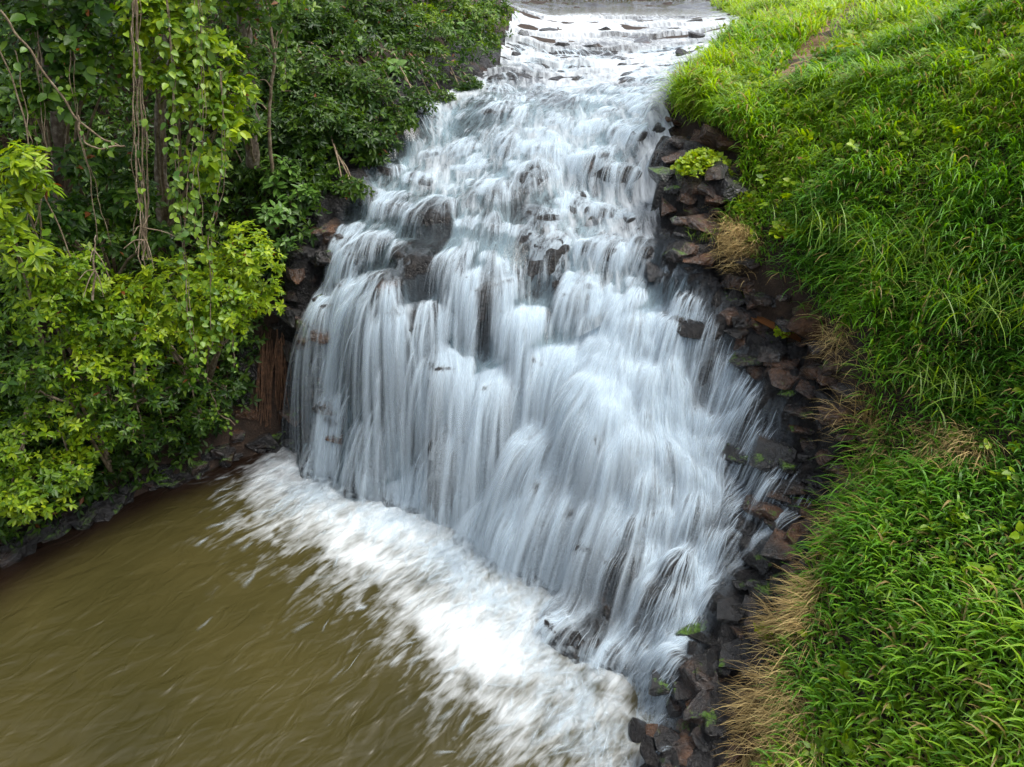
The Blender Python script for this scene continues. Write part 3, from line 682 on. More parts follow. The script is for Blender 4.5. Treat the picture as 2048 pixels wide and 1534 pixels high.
BOULD = [(1478,905,.42,ROCKD,0,'glossy black boulder parting the white water beside the small side fall'),
 (1560,905,.5,ROCKD,1,'broad black slab boulder above the small side fall'),
 (1400,1250,.36,ROCKM,2,'leaning wedge boulder with a bright green moss stripe'),
 (1690,818,.36,ROCKB,3,'brown smooth boulder against the dry straw grass'),
 (1385,650,.34,ROCK,4,'dark rounded boulder beneath the reddish puddle ledge'),
 (1490,715,.34,ROCKM,5,'brown boulder with two green moss patches on its face'),
 (1325,545,.3,ROCKD,6,'black boulder with two thin rivulets running over it'),
 (1600,1010,.34,ROCKD,7,'grey wet boulder below the small side fall'),
 (1520,1110,.26,ROCK,8,'grey flat topped stone next to the fallen yellow leaf'),
 (1520,1010,.24,ROCKB,9,'small brown pyramid stone at the foot of the small side fall'),
 (1440,500,.36,ROCKD,10,'tall dark block beneath the little grass tuft'),
 (1620,640,.46,ROCKG,11,'grey rounded bedrock hump above the reddish puddle'),
 (1400,1340,.4,ROCKD,1,'jagged black boulder below the moss striped wedge'),
 (1530,1480,.32,ROCKG,3,'pale grey stone half buried in dry straw'),
 (1350,1490,.3,ROCKD,6,'black wet boulder at the edge of the pool foam'),
 (1440,275,.34,ROCKG,8,'tan cracked block in the small bank wall under the grass')]
for x, y, s_, m_, k, lab in BOULD:
    p = hit(x, y)[0]; o = stone('boulder', tuple(p+[0, 0, -s_*.1]), s_*.78, m_, None, k, flat=.85); tag(o, lab, 'boulder')
bpy.data.objects[[o.name for o in bpy.data.objects if o.get('label', '').startswith('leaning wedge')][0]].rotation_euler = (.3, -.6, .8)
# reddish puddle behind the ledge stones, yellow leaf on a stone
ring = hit(np.array([1480, 1530, 1590, 1645, 1630, 1570, 1500]), np.array([622, 632, 660, 692, 708, 690, 650]))
pc = ring.copy(); pc[:, 2] = np.median(ring[:, 2])+.03; pc = np.vstack([pc, pc.mean(0)]); pud = mkobj('puddle_water', pc, [(7, i, (i+1) % 7) for i in range(7)], MUDDY); tag(pud, kind='structure')

# ------------------------------------------------------------------ leaves
_u = [0, .28, .65, 1, .65, .28, .28, .65]; _v = [0, .5, .40, 0, -.40, -.5, 0, 0]; _h = [0, .05, .0, -.16, .0, .05, -.02, -.07]
T_FULL = (np.array([_u, _v, _h]).T, np.array([[0, 6, 1], [1, 6, 7], [1, 7, 2], [2, 7, 3], [0, 5, 6], [5, 4, 7], [5, 7, 6], [4, 3, 7]]))
T_LITE = (np.array([[0, .0, 0], [.42, .5, .06], [1, 0, -.12], [.42, -.5, .06]]), np.array([[0, 2, 1], [0, 3, 2]]))
def leaves(pos, dr, nr, L, wr, tm):
    dr = nrmz(dr); sd_ = nrmz(np.cross(nr, dr)); nr = np.cross(dr, sd_); T, F = tm; n = len(pos); m = len(T)
    L = np.broadcast_to(L, (n,))[:, None, None]; wr = np.broadcast_to(wr, (n,))[:, None, None]
    V = pos[:, None]+L*(dr[:, None]*T[None, :, 0:1]+sd_[:, None]*wr*T[None, :, 1:2]+nr[:, None]*T[None, :, 2:3])
    return V.reshape(-1, 3), (F[None]+(np.arange(n)*m)[:, None, None]).reshape(-1, 3), m
def rnd_dir(n, bias):
    d = nrmz(rng.normal(0, 1, (n, 3))+np.asarray(bias)); return d
def rosettes(c, ax, k, L, spread=(.9, 1.45), droop=.25):
    """k leaves round each axis"""
    n = len(c); ax = nrmz(ax); ref = np.tile([.31, .2, .93], (n, 1)); a = nrmz(np.cross(ax, ref)); b = np.cross(ax, a)
    th = (np.arange(k)[None]*2.4+rng.uniform(0, 6.3, (n, 1))+rng.normal(0, .25, (n, k))); ph = rng.uniform(*spread, (n, k))
    d = ax[:, None]*np.cos(ph)[..., None]+(a[:, None]*np.cos(th)[..., None]+b[:, None]*np.sin(th)[..., None])*np.sin(ph)[..., None]
    d[..., 2] -= droop; d = nrmz(d); nr = ax[:, None]-d*(ax[:, None]*d).sum(-1, keepdims=True)+rng.normal(0, .25, (n, k, 3))
    p = c[:, None]+ax[:, None]*(rng.uniform(-.5, .1, (n, k))*L)[..., None]+d*.01
    return p.reshape(-1, 3), d.reshape(-1, 3), nrmz(nr).reshape(-1, 3)
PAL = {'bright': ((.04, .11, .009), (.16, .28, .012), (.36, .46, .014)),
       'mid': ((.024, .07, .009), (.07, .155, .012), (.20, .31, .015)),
       'dark': ((.014, .042, .008), (.034, .085, .011), (.09, .17, .015)),  # deep green lowered further, painting the shade of foliage gaps into the leaves
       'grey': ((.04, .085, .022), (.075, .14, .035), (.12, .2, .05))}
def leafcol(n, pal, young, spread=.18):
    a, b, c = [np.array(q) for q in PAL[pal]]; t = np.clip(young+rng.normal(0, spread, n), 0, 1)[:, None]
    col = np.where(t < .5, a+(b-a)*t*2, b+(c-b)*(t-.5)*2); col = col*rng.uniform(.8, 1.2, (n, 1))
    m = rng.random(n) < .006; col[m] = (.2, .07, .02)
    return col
def twall(px, py):
    d = ray(px, py); return 16.46/(d[..., 1]-.773*d[..., 0])
def shrub(name, blobs, label, cat, pal='bright', L=.105, wr=.42, nros=150, k=7, group=None, tfix=None, f=.94, base_pt=None, young=.5, tm=T_FULL, stem_r=.03, bark=TWIG, trunk=None, droop=.25, jit=.5):
    cs, rs = [], []
    for b_ in blobs:
        px, py, pr = b_[:3]; t = b_[3] if len(b_) > 3 else (tfix or float(twall(px, py))*f)
        cs.append(PT(px, py, t)); rs.append(pr*t/FPX)
    cs = np.array(cs); rs = np.array(rs)
    if base_pt is None:
        q = cs.mean(0); base_pt = np.array([q[0]-1.0, q[1]+1.5, 0]); base_pt[2] = float(surf(base_pt[0:1], base_pt[1:2])[0])-.05
    base_pt = np.asarray(base_pt, float)
    root = thing(name, tuple(base_pt), label, cat, group)
    Vs, Fs, Cs, off = [], [], [], 0; tw = []
    for c, r in zip(cs, rs):
        n = max(20, int(1.3*nros*(r/.8)**2))
        d = rnd_dir(n, (.15, -.55, .55)); rr = r*(.62+.45*rng.random(n)**.6)*(1+.35*vnoise(d[:, 0]*2.2+c[0]*3, d[:, 2]*2.2+d[:, 1]*2+c[2]*3, 7))
        p = c+d*rr[:, None]*np.array([1, .9, .8]); ax = nrmz(d*.55+np.array([0, -.12, .6])+rng.normal(0, jit*.5, (n, 3)))
        lp, ld, ln = rosettes(p, ax, k, L, droop=droop)
        ll = L*np.repeat(rng.uniform(.6, 1.25, n), k)*rng.uniform(.6, 1.2, len(lp)); V_, F_, m_ = leaves(lp, ld, ln, ll*1.12, wr*rng.uniform(.85, 1.15, len(lp)), tm)
        yg = np.repeat(np.clip(young+.22*vnoise(p[:, 0]*2+9, p[:, 2]*2+p[:, 1], 3)+rng.normal(0, .13, n), 0, 1), k)
        Cs.append(np.repeat(leafcol(len(lp), pal, yg), m_, 0)); Vs.append(V_); Fs.append(F_+off); off += len(V_)
        for q in p[rng.integers(0, n, 5)]: tw.append(tube(spline([c+(c-q)*.1, (c+q)/2+rng.normal(0, .05, 3), q], 5), np.linspace(.012, .004, 5), 4))
    # limbs from the base to every clump
    for i, (c, r) in enumerate(zip(cs, rs)):
        mid = base_pt*.45+c*.55+rng.normal(0, .12, 3)+np.array([0, 0, .15])
        tw.append(tube(spline([base_pt, mid, c], 9, .02, i), np.linspace(stem_r, .012, 9), 6))
    cr = mkobj('crown', np.concatenate(Vs), np.concatenate(Fs), LEAF, root, True, np.concatenate(Cs), base=base_pt); cr['kind'] = 'stuff'
    par = root
    if trunk is not None:
        tp = np.array(trunk[0]); V_, F_ = tube(spline(tp, 24, .015, 3), np.interp(np.linspace(0, 1, 24), np.linspace(0, 1, len(trunk[1])), trunk[1]), 12)
        par = mkobj('trunk', V_, F_, BARK, root, base=base_pt)
    V_, F_ = joinm(tw); mkobj('branches', V_, F_, bark, par, base=base_pt)
    return root
SG = 'small leaved shrubs on the shaded bank'
shrub('leafy_shrub', [(490,520,78),(425,590,88),(335,590,85),(520,592,48),(300,665,70),(395,662,62),(460,640,50),(250,600,60)], 'yellow green glossy shrub jutting towards the white curtain of the falls', 'shrub', nros=190, young=.62)
shrub('leafy_shrub', [(150,555,75),(85,615,80),(200,640,78),(170,715,72),(262,728,58),(60,540,60)], 'dense mid green shrub between the bright shrub and the pool end of the bank', 'shrub', pal='bright', young=.42, nros=170)
shrub('leafy_shrub', [(30,500,62),(35,335,60),(15,420,48),(70,360,40)], 'bright shrub sprays with long yellow green leaves under the vine ropes', 'shrub', L=.17, wr=.33, nros=90, young=.62, f=.9)
shrub('leafy_shrub', [(60,965,78),(140,935,62),(30,885,66),(185,868,52),(115,810,74),(20,1000,60)], 'low shrub hanging over the brown pool water', 'shrub', nros=150, young=.5, f=.96)
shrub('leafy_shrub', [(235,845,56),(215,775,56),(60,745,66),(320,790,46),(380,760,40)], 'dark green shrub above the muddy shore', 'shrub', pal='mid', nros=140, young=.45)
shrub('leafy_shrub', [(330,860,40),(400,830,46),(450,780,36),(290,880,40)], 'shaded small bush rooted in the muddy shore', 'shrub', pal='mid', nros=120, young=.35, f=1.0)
# trees with hanging crowns
def wallpt(px, py, f): return PT(px, py, float(twall(px, py))*f)
t1 = [wallpt(505, 330, 1.1), wallpt(500, 200, 1.08), wallpt(492, 80, 1.07), wallpt(486, -60, 1.06), wallpt(470, -200, 1.05)]
shrub('forest_tree', [(345,60,70),(420,120,62),(385,190,60),(440,250,56),(330,150,50),(410,330,46),(300,20,60),(380,-60,80),(460,180,50)], 'vine hung tree crown with bright leaves above the bright shrub', 'tree', L=.15, wr=.45, nros=120, young=.55, f=.93,
      base_pt=wallpt(330, 470, 1.12), trunk=([wallpt(330, 470, 1.12), wallpt(320, 300, 1.1), wallpt(330, 100, 1.05), wallpt(340, -120, 1.0)], [.13, .1, .08, .05]))
shrub('forest_tree', [(470,190,46),(495,120,42),(450,90,40),(480,30,46),(520,-60,110),(440,-120,120),(500,250,30)], 'pale barked tree with a slim upright trunk', 'tree', pal='mid', L=.13, nros=120, young=.55, f=1.0, base_pt=t1[0], trunk=(t1, [.13, .12, .11, .1, .08]))
shrub('forest_tree', [(60,60,70),(150,80,70),(100,190,60),(40,210,60),(200,20,70),(180,170,52),(90,-70,110),(230,120,50)], 'shaded tree with heart shaped leaves and gnarled leaning trunk', 'tree', pal='mid', L=.15, wr=.6, nros=105, young=.32, f=.98, k=5,
      base_pt=wallpt(125, 420, 1.1), trunk=([wallpt(125, 420, 1.1), wallpt(115, 190, 1.05), wallpt(80, 60, 1.03), wallpt(75, -80, 1.02)], [.14, .12, .1, .08]))
shrub('leafy_shrub', [(170,330,60),(250,400,62),(130,430,56),(300,480,48),(210,480,52),(80,440,40),(240,310,45)], 'dull green undergrowth shrub behind the hanging vine ropes', 'shrub', pal='mid', L=.14, nros=120, young=.3, f=1.02)
# understorey on the bank behind, in the shade-darkened leaf colours
def bank_t(px, py, r): return float(np.linalg.norm(hit(px, py)[0]-[0, 0, CAMZ])/np.linalg.norm(ray(px, py)))-r
BB = [(600,55,60,'dark bush behind the leafy vine draped by the slim stem'),(570,150,55,'dark bush between the pale barked trunk and the slim stem'),(640,150,56,'dark bush right beside the leafy vine'),(700,20,60,'dark bush above the grey green large leaved shrub'),(560,255,48,'dark bush behind the foot of the slim stem'),(770,40,56,'dark bush behind the pale shrub by the falls'),(650,240,50,'dark bush behind the fine leaved shrub'),(705,260,44,'dark bush at the top of the earth bank'),(730,180,46,'dark bush under the pale large leaved shrub'),(640,60,55,'dark bush above the leafy vine'),(760,270,30,'low dark bush at the brink of the earth bank'),(830,200,28,'low dark bush where the stream meets the brink'),(600,200,50,'dark bush hanging behind the slim sapling'),(520,330,40,'dark bush below the pale barked trunk'),(800,232,26,'low bush overhanging the left edge of the brink'),(742,305,26,'low bush halfway down the earth bank edge'),(702,372,22,'small bush at the lower end of the earth bank edge'),(935,168,24,'low bush on the stones of the upper stream edge'),(880,195,22,'low bush beside the first step of the falls')]
for x_, y_, r_, lab in BB:
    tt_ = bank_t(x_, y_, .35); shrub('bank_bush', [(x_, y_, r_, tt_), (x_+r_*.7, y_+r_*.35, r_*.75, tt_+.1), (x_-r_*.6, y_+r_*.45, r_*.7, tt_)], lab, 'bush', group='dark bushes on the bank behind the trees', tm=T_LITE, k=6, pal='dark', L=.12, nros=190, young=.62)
shrub('feathery_shrub', [(690,190,50,15.9),(740,240,38,16.2),(660,250,48,15.4),(610,310,48,14.9)], 'fine leaved dark shrub above the earth bank beside the falls', 'shrub', pal='mid', L=.10, wr=.3, nros=170, young=.4, base_pt=PT(690, 330, 15.8))
shrub('feathery_shrub', [(840,60,60,18),(800,110,46,17.4),(870,120,46,17.9),(780,190,40,16.8),(820,150,40,17.2)], 'fern like mid green shrub beside the top of the falls', 'shrub', pal='mid', L=.13, wr=.28, nros=150, young=.55, base_pt=PT(820, 190, 17.7))
shrub('stream_tree', [(940,50,62,20.2),(985,30,44,21),(900,30,60,19.6),(975,95,36,20.4),(920,110,46,19.2),(880,150,34,18.4),(960,-50,70,21),(860,-40,70,19.5)], 'dense small leaved tree leaning over the upper stream', 'tree', pal='mid', L=.10, wr=.45, nros=170, young=.5, base_pt=PT(905, 175, 19.4), trunk=([PT(905, 175, 19.4), PT(915, 100, 20), PT(930, 0, 20.4), PT(930, -90, 20.6)], [.12, .1, .08, .05]))
shrub('drooping_branch', [(1000,140,16,19.6),(1012,165,10,19.5),(985,120,20,19.7),(1005,188,7,19.5),(960,160,18,19.2),(900,172,20,18.2)], 'thin leafy branch drooping over the upper stream', 'branch', pal='mid', L=.09, wr=.4, nros=230, young=.45, base_pt=PT(940, 90, 19.9), stem_r=.02)
# unseen tall canopy added above the bank to block sky light
for q, lab in (([(-8.5, 16.5, 11.5), (-10, 15.5, 10.8), (-7, 17.5, 12)], 'unseen tall tree added above the top of the bank for shade'), ([(-4.5, 20, 11.4), (-3.6, 21.5, 11), (-5.5, 19.5, 12.2)], 'unseen tall tree added beside the upper stream for shade'), ([(-12, 12.5, 11.0), (-13, 11, 10.6), (-11.5, 14, 11.8)], 'unseen tall tree added at the pool end of the bank for shade')):
    q = np.array(q); u_, v_, dd = proj(q); b0 = np.array([q[0][0]-.3, q[0][1]+.8, 0]); b0[2] = float(surf(b0[0:1], b0[1:2])[0])
    dist = q[:, 1]/ray(u_, v_)[:, 1]
    shrub('forest_tree', [(u, v, 1.2*FPX/t, t) for u, v, t in zip(u_, v_, dist)], lab, 'tree', pal='mid', L=.2, nros=70, tm=T_LITE, base_pt=b0, stem_r=.1, trunk=([b0, (b0+q[0])/2, q[0]], [.2, .16, .1]), bark=BARK)

# undergrowth that clothes the bank (not countable), gap shade painted into its leaves
FOREST = [(-420,-80),(1010,-80),(1000,110),(900,175),(830,195),(760,250),(690,340),(640,430),(560,560),(520,640),(500,800),(420,900),(280,960),(120,1030),(-80,1120),(-420,1280)]
n = 13000; ux = rng.uniform(-420, 1010, n*3); uy = rng.uniform(-80, 1280, n*3); kk = inpoly(ux, uy, FOREST); ux, uy = ux[kk][:n], uy[kk][:n]
hp = hit(ux, uy); hp = hp[hp[:, 1] < 30]; n = len(hp)
p = hp+np.stack([rng.normal(.05, .1, n), rng.normal(-.25, .15, n), rng.uniform(.0, .45, n)], -1)
lp, ld, ln = rosettes(p, rnd_dir(n, (.2, -1, 1.2)), 5, .15, (.8, 1.5), .3)
V_, F_, m_ = leaves(lp, ld, ln, .15*rng.uniform(.6, 1.3, len(lp)), .4, T_LITE)
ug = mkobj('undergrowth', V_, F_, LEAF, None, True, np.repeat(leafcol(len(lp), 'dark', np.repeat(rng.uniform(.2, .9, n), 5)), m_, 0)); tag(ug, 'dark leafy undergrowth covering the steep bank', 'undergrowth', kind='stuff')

# leaf meshes for plants whose leaves can be picked out one by one
def leafmesh(name, wr, fold=.12, tip=.0, mat=BROAD):
    us = np.linspace(0, 1, 7); prof = np.sin(np.pi*us**.8)**.85*.5*wr; V_ = []; F_ = []
    for i, (u_, h_) in enumerate(zip(us, prof)):
        d_ = -.28*u_*u_
        V_ += [(u_, h_, d_+fold*h_+.01*(i % 2)), (u_, 0, d_-.02), (u_, -h_, d_+fold*h_+.01*(i % 2))]
    for i in range(6):
        a = i*3; F_ += [(a, a+1, a+4, a+3), (a+1, a+2, a+5, a+4)]
    me = bpy.data.meshes.new(name); me.from_pydata(V_, [], F_); me.polygons.foreach_set('use_smooth', np.ones(len(F_), bool)); me.materials.append(mat); return me
BL = [leafmesh('leaf', .36), leafmesh('leaf', .44, .3), leafmesh('leaf', .4, -.1)]
HL = [leafmesh('leaf', .78, .3, mat=VINELEAF), leafmesh('leaf', .66, .1, mat=VINELEAF), leafmesh('leaf', .72, .45, mat=VINELEAF)]
def leafobj(parent, mesh, p, d, nr, s, base_pt):
    x = Vector(d).normalized(); y = Vector(nr).cross(x).normalized(); z = x.cross(y)
    o = bpy.data.objects.new('leaf', mesh); COL.objects.link(o); o.parent = parent
    M = Matrix((x, y, z)).transposed().to_4x4(); M.translation = Vector(p)-Vector(base_pt)
    o.matrix_local = M @ Matrix.Scale(s, 4)
def broad_shrub(px, py, t, pr, nst, label, s=.2, basepx=None):
    c = PT(px, py, t); r = pr*t/FPX; b0 = PT(*basepx, t+.35) if basepx else c+np.array([-.1, .4, -r*1.1])
    root = thing('broadleaf_shrub', tuple(b0), label, 'shrub', None); tw = []
    for k in range(nst):
        d = rnd_dir(1, (.1, -.5, .6))[0]; e = c+d*r*rng.uniform(.6, 1.05)*np.array([1.1, .8, .8]); ax = nrmz(d*.5+np.array([0, -.1, .7]))
        tw.append(tube(spline([b0, (b0+e)/2+rng.normal(0, .06, 3), e], 6), np.linspace(.014, .006, 6), 5))
        m = int(rng.integers(6, 10)); lp, ld, ln = rosettes(e[None], ax[None], m, s, (.7, 1.35), .25)
        for p_, d_, n_ in zip(lp, ld, ln): leafobj(root, BL[int(rng.integers(0, 3))], p_+ax*rng.uniform(-.12, .03), d_, n_, s*rng.uniform(.7, 1.2), b0)
    V_, F_ = joinm(tw); mkobj('stems', V_, F_, TWIG, root, base=b0)
broad_shrub(625, 300, 14.4, 48, 16, 'broad leaved green shrub at the foot of the slim bare stem')
broad_shrub(560, 350, 14.1, 46, 14, 'broad leaved shrub with drooping leaves under the pale barked trunk')
broad_shrub(600, 400, 14.0, 44, 13, 'broad leaved shrub leaning out over the earth bank')
broad_shrub(540, 430, 13.7, 40, 11, 'broad leaved shrub just above the bright yellow green shrub', .18)
broad_shrub(655, 365, 14.5, 34, 9, 'small broad leaved shrub on the edge of the earth bank by the falls', .17)
broad_shrub(700, 95, 15.8, 42, 9, 'grey green shrub with large hanging leaves high on the bank', .27)
broad_shrub(770, 150, 16.0, 46, 11, 'pale shrub with large hanging leaves beside the top of the falls', .28, (690, 250))
broad_shrub(575, 490, 13.9, 32, 9, 'small broad leaved plant clinging to the earth bank', .14)
broad_shrub(905, 75, 18.6, 40, 8, 'pale broad leaved sapling in front of the stream side tree', .27)
def vine(pxs, f0, label, nl=40, s=.13, grp=None, rad=.009, f1=None, leafmat=HL, wob=.03, sub=()):
    f1 = f1 or f0; fs = np.linspace(f0, f1, len(pxs)); P_ = np.array([wallpt(x, y, f) for (x, y), f in zip(pxs, fs)]); b0 = P_[0]
    root = thing('hanging_vine', tuple(b0), label, 'vine', grp); path = spline(P_, 34, wob, abs(int(pxs[0][0])))
    for _k in range(3): path[1:-1] = path[1:-1]*.4+.3*(path[2:]+path[:-2])
    tubes = [tube(path, np.full(34, rad), 5)]
    for q in sub:
        dx = rng.normal(0, .07, 3); pp = path+dx*np.linspace(.3, 1, 34)[:, None]+np.cumsum(rng.normal(0, .012, (34, 3)), 0); tubes.append(tube(pp, np.full(34, rad*q), 4))
    V_, F_ = joinm(tubes); mkobj('stem', V_, F_, TWIG, root, base=b0)
    for k in range(int(nl*1.5)):
        q = path[int(rng.integers(2, 34))]+rng.normal(0, .06, 3)+np.array([0, -.06, 0]); d = nrmz(np.array([rng.normal(0, .7), rng.normal(-.4, .4), rng.normal(-.55, .3)])); nn = nrmz(np.array([rng.normal(.1, .3), -.7, .7]))
        leafobj(root, leafmat[int(rng.integers(0, 3))], q, d, nn, s*.85*rng.uniform(.55, 1.2), b0)
    return root
vine([(270,-30),(280,150),(285,330),(295,520)], .9, 'thick bundle of brown vine ropes hanging straight down', 14, .13, None, .012, sub=(.8, .7, .9, .6, .8, .7, .5))
vine([(330,-20),(345,170),(352,340),(365,480),(372,640),(395,740)], .885, 'long leafy vine hanging down in front of the bright shrub', 110, .14, sub=(.7,))
vine([(395,-20),(405,130),(400,260),(385,380),(395,480)], .88, 'leafy vine curtain with heart leaves below the bright tree crown', 90, .14, sub=(.7, .6))
vine([(440,140),(445,280),(430,400),(415,500),(420,620),(425,690)], .89, 'leafy vine with pale round leaves reaching the lowest', 70, .12, sub=(.7,))
vine([(460,560),(462,620),(465,680),(468,735)], .9, 'short vine of pale yellow leaves dangling beside the dark rock', 34, .11)
vine([(-5,90),(40,200),(70,330),(105,430),(165,560),(215,600)], .93, 'bare pale vine stem slanting across the dark undergrowth', 5, .1, rad=.011)
vine([(0,20),(60,100),(130,210),(190,270),(240,293)], .92, 'lichen covered bare branch sloping down from the gnarled tree', 8, .13, rad=.016)
vine([(155,230),(170,280),(215,295),(250,292)], .91, 'curved pale branch joining the vine ropes', 4, .12, rad=.014)
vine([(140,100),(148,200),(165,300),(190,400),(195,480)], .95, 'thin grey hanging stem in the shade of the gnarled tree', 6, .12, rad=.008, sub=(.8,))
vine([(75,60),(80,200),(95,330),(70,450)], .96, 'thin brown hanging stem against the dark bank', 4, .12, rad=.008, sub=(.8, .6))
vine([(30,100),(55,230),(60,300)], .95, 'short hanging stem at the end of the gnarled branch', 6, .14, rad=.008)
vine([(575,-10),(575,60),(570,120),(575,170)], 1.0, 'leafy green vine draped beside the slim bare stem', 60, .12)
vine([(410,740),(428,800),(440,830),(470,850)], .97, 'green creeper trailing from the shrub to the shore', 26, .09)
# slim bare stem with forks
b0 = wallpt(545, 345, 1.07); root = thing('slim_sapling', tuple(b0), 'slim bare pale stem forking in front of the dark bank', 'sapling')
V_, F_ = tube(spline([b0, wallpt(538, 240, 1.06), wallpt(548, 120, 1.05), wallpt(540, 50, 1.05), wallpt(525, -40, 1.05)], 24, .006, 1), np.linspace(.035, .02, 24), 7); trk = mkobj('trunk', V_, F_, TWIG, root, base=b0)
for q in ([(548,125),(556,80),(568,52)], [(546,110),(553,70),(556,62)], [(541,175),(530,160),(512,162)], [(545,110),(530,92),(505,90)], [(540,50),(522,35),(500,20)]):
    V_, F_ = tube(spline([wallpt(x, y, 1.05) for x, y in q], 8), np.linspace(.016, .005, 8), 5); mkobj('branch', V_, F_, TWIG, trk, base=b0)
# bare branched twigs low in the bright shrub
for pth, lab in (([(285,520),(292,480),(285,455),(300,430)], 'pale bare twig standing in the bright shrub'), ([(185,600),(190,540),(188,500),(192,470)], 'pale bare twig standing in the dense mid green shrub')):
    b0 = wallpt(*pth[0], .9); root = thing('bare_twig', tuple(b0), lab, 'twig')
    V_, F_ = tube(spline([wallpt(x, y, .89) for x, y in pth], 12, .01), np.linspace(.018, .008, 12), 6); trk = mkobj('stem', V_, F_, TWIG, root, base=b0)
    for k in range(5):
        x, y = pth[1+k % 2]; e = (x+rng.normal(0, 40), y+rng.uniform(10, 60)); V_, F_ = tube(spline([wallpt(x, y, .89), wallpt((x+e[0])/2, (y+e[1])/2-8, .885), wallpt(*e, .88)], 7), np.linspace(.011, .004, 7), 5); mkobj('branch', V_, F_, TWIG, trk, base=b0)
# brown roots hanging down the rock beside the falls
tb = []
for k in range(90):
    x = rng.uniform(525, 575); y0 = rng.uniform(655, 700); q0 = hit(x, y0)[0]; q1 = hit(x+rng.normal(0, 8), rng.uniform(760, 850))[0]
    tb.append(tube(spline([q0+[0, -.08, .02], (q0+q1)/2+[rng.normal(0, .04), -.15, .05], q1+[0, -.12, 0]], 8), np.full(8, rng.uniform(.004, .011)), 4))
V_, F_ = joinm(tb); rt = mkobj('hanging_roots', V_, F_, REDROOT); tag(rt, 'reddish brown mat of fine roots hanging over the rock beside the falls', 'roots', kind='stuff')

# ------------------------------------------------------------------ grass
def blades(p, az, L, wd, th0, th1, col, segs=4):
    n = len(p); us = np.linspace(0, 1, segs+1); th = th0[:, None]+(th1-th0)[:, None]*us[None]
    hd = np.stack([np.cos(az), np.sin(az)], -1); sd_ = np.stack([-np.sin(az), np.cos(az), 0*az], -1)
    ds = (L/segs)[:, None]; mid = (th[:, 1:]+th[:, :-1])/2
    hr = np.c_[np.zeros(n), np.cumsum(np.sin(mid)*ds, 1)]; vz = np.c_[np.zeros(n), np.cumsum(np.cos(mid)*ds, 1)]
    Pc = p[:, None]+np.concatenate([hd[:, None]*hr[..., None], vz[..., None]], -1)
    pr = np.interp(us, [0, .25, .6, 1], [.55, 1, .8, 0])
    V_ = []; 
    Lf = Pc[:, :-1]-sd_[:, None]*(wd[:, None]*pr[None, :-1]/2)[..., None]; Rt = Pc[:, :-1]+sd_[:, None]*(wd[:, None]*pr[None, :-1]/2)[..., None]
    V_ = np.concatenate([np.stack([Lf, Rt], 2).reshape(n, -1, 3), Pc[:, -1:]], 1); m = 2*segs+1
    F_ = []
    for i in range(segs-1): a = 2*i; F_ += [(a, a+1, a+3), (a, a+3, a+2)]
    a = 2*(segs-1); F_ += [(a, a+1, a+2)]
    F_ = np.array(F_)[None]+(np.arange(n)*m)[:, None, None]
    return V_.reshape(-1, 3), F_.reshape(-1, 3), np.repeat(col, m, 0)
PATHP = [(1790,18),(1700,14),(1655,50),(1610,90),(1560,140),(1520,160),(1570,175),(1640,130),(1690,80),(1780,48)]
DRY = [(1440,440),(1500,470),(1560,560),(1640,610),(1740,740),(1800,840),(1960,880),(1980,940),(1800,960),(1700,1060),(1650,1180),(1620,1330),(1640,1540),(1480,1540),(1530,1300),(1590,1150),(1660,1030),(1690,930),(1660,860),(1690,760),(1640,690),(1500,590),(1430,500)]
GX, GY = [], []
for (n_, x0, x1, y0, y1) in ((37000, 1.5, 9, 2.5, 9), (30000, 2.5, 9.5, 9, 15), (17000, 3, 12, 15, 24), (12000, 4, 15, 24, 45)):
    GX.append(rng.uniform(x0, x1, n_)); GY.append(rng.uniform(y0, y1, n_))
GX = np.concatenate(GX); GY = np.concatenate(GY); GZ = surf(GX, GY); u, v, dep = proj(np.stack([GX, GY, GZ], -1))
dry = inpoly(u, v, DRY); k = inpoly(u, v, GRASSEDGE) & ~(inpoly(u, v, PATHP) & (rng.random(len(GX)) < .93)) & ~(dry & (rng.random(len(GX)) < .5+.4*vnoise(GX*2, GY*2, 74))) & (u < 2350) & (v < 1800)
GX, GY, GZ, dep = GX[k], GY[k], GZ[k], dep[k]; u, v = u[k], v[k]; n = len(GX); print('stems', n)
gxs, gys = sample(np.gradient(gauss(BASE, 3), GS, axis=0), GX, GY, GX0, GY0, GS), sample(np.gradient(gauss(BASE, 3), GS, axis=1), GX, GY, GX0, GY0, GS)
downa = np.arctan2(-gys, -gxs); hs_ = .75+.45*vnoise(GX*.9, GY*.9, 55)+.25*vnoise(GX*2.7, GY*2.7, 56); hs_ = np.clip(hs_, .35, 1.5)
short = sstep(15, 19, GY)*.35
lod = np.clip(dep/9, 1, 1.9)
reps = 2; P_, AZ, LL, WW, T0, T1, CC = [], [], [], [], [], [], []
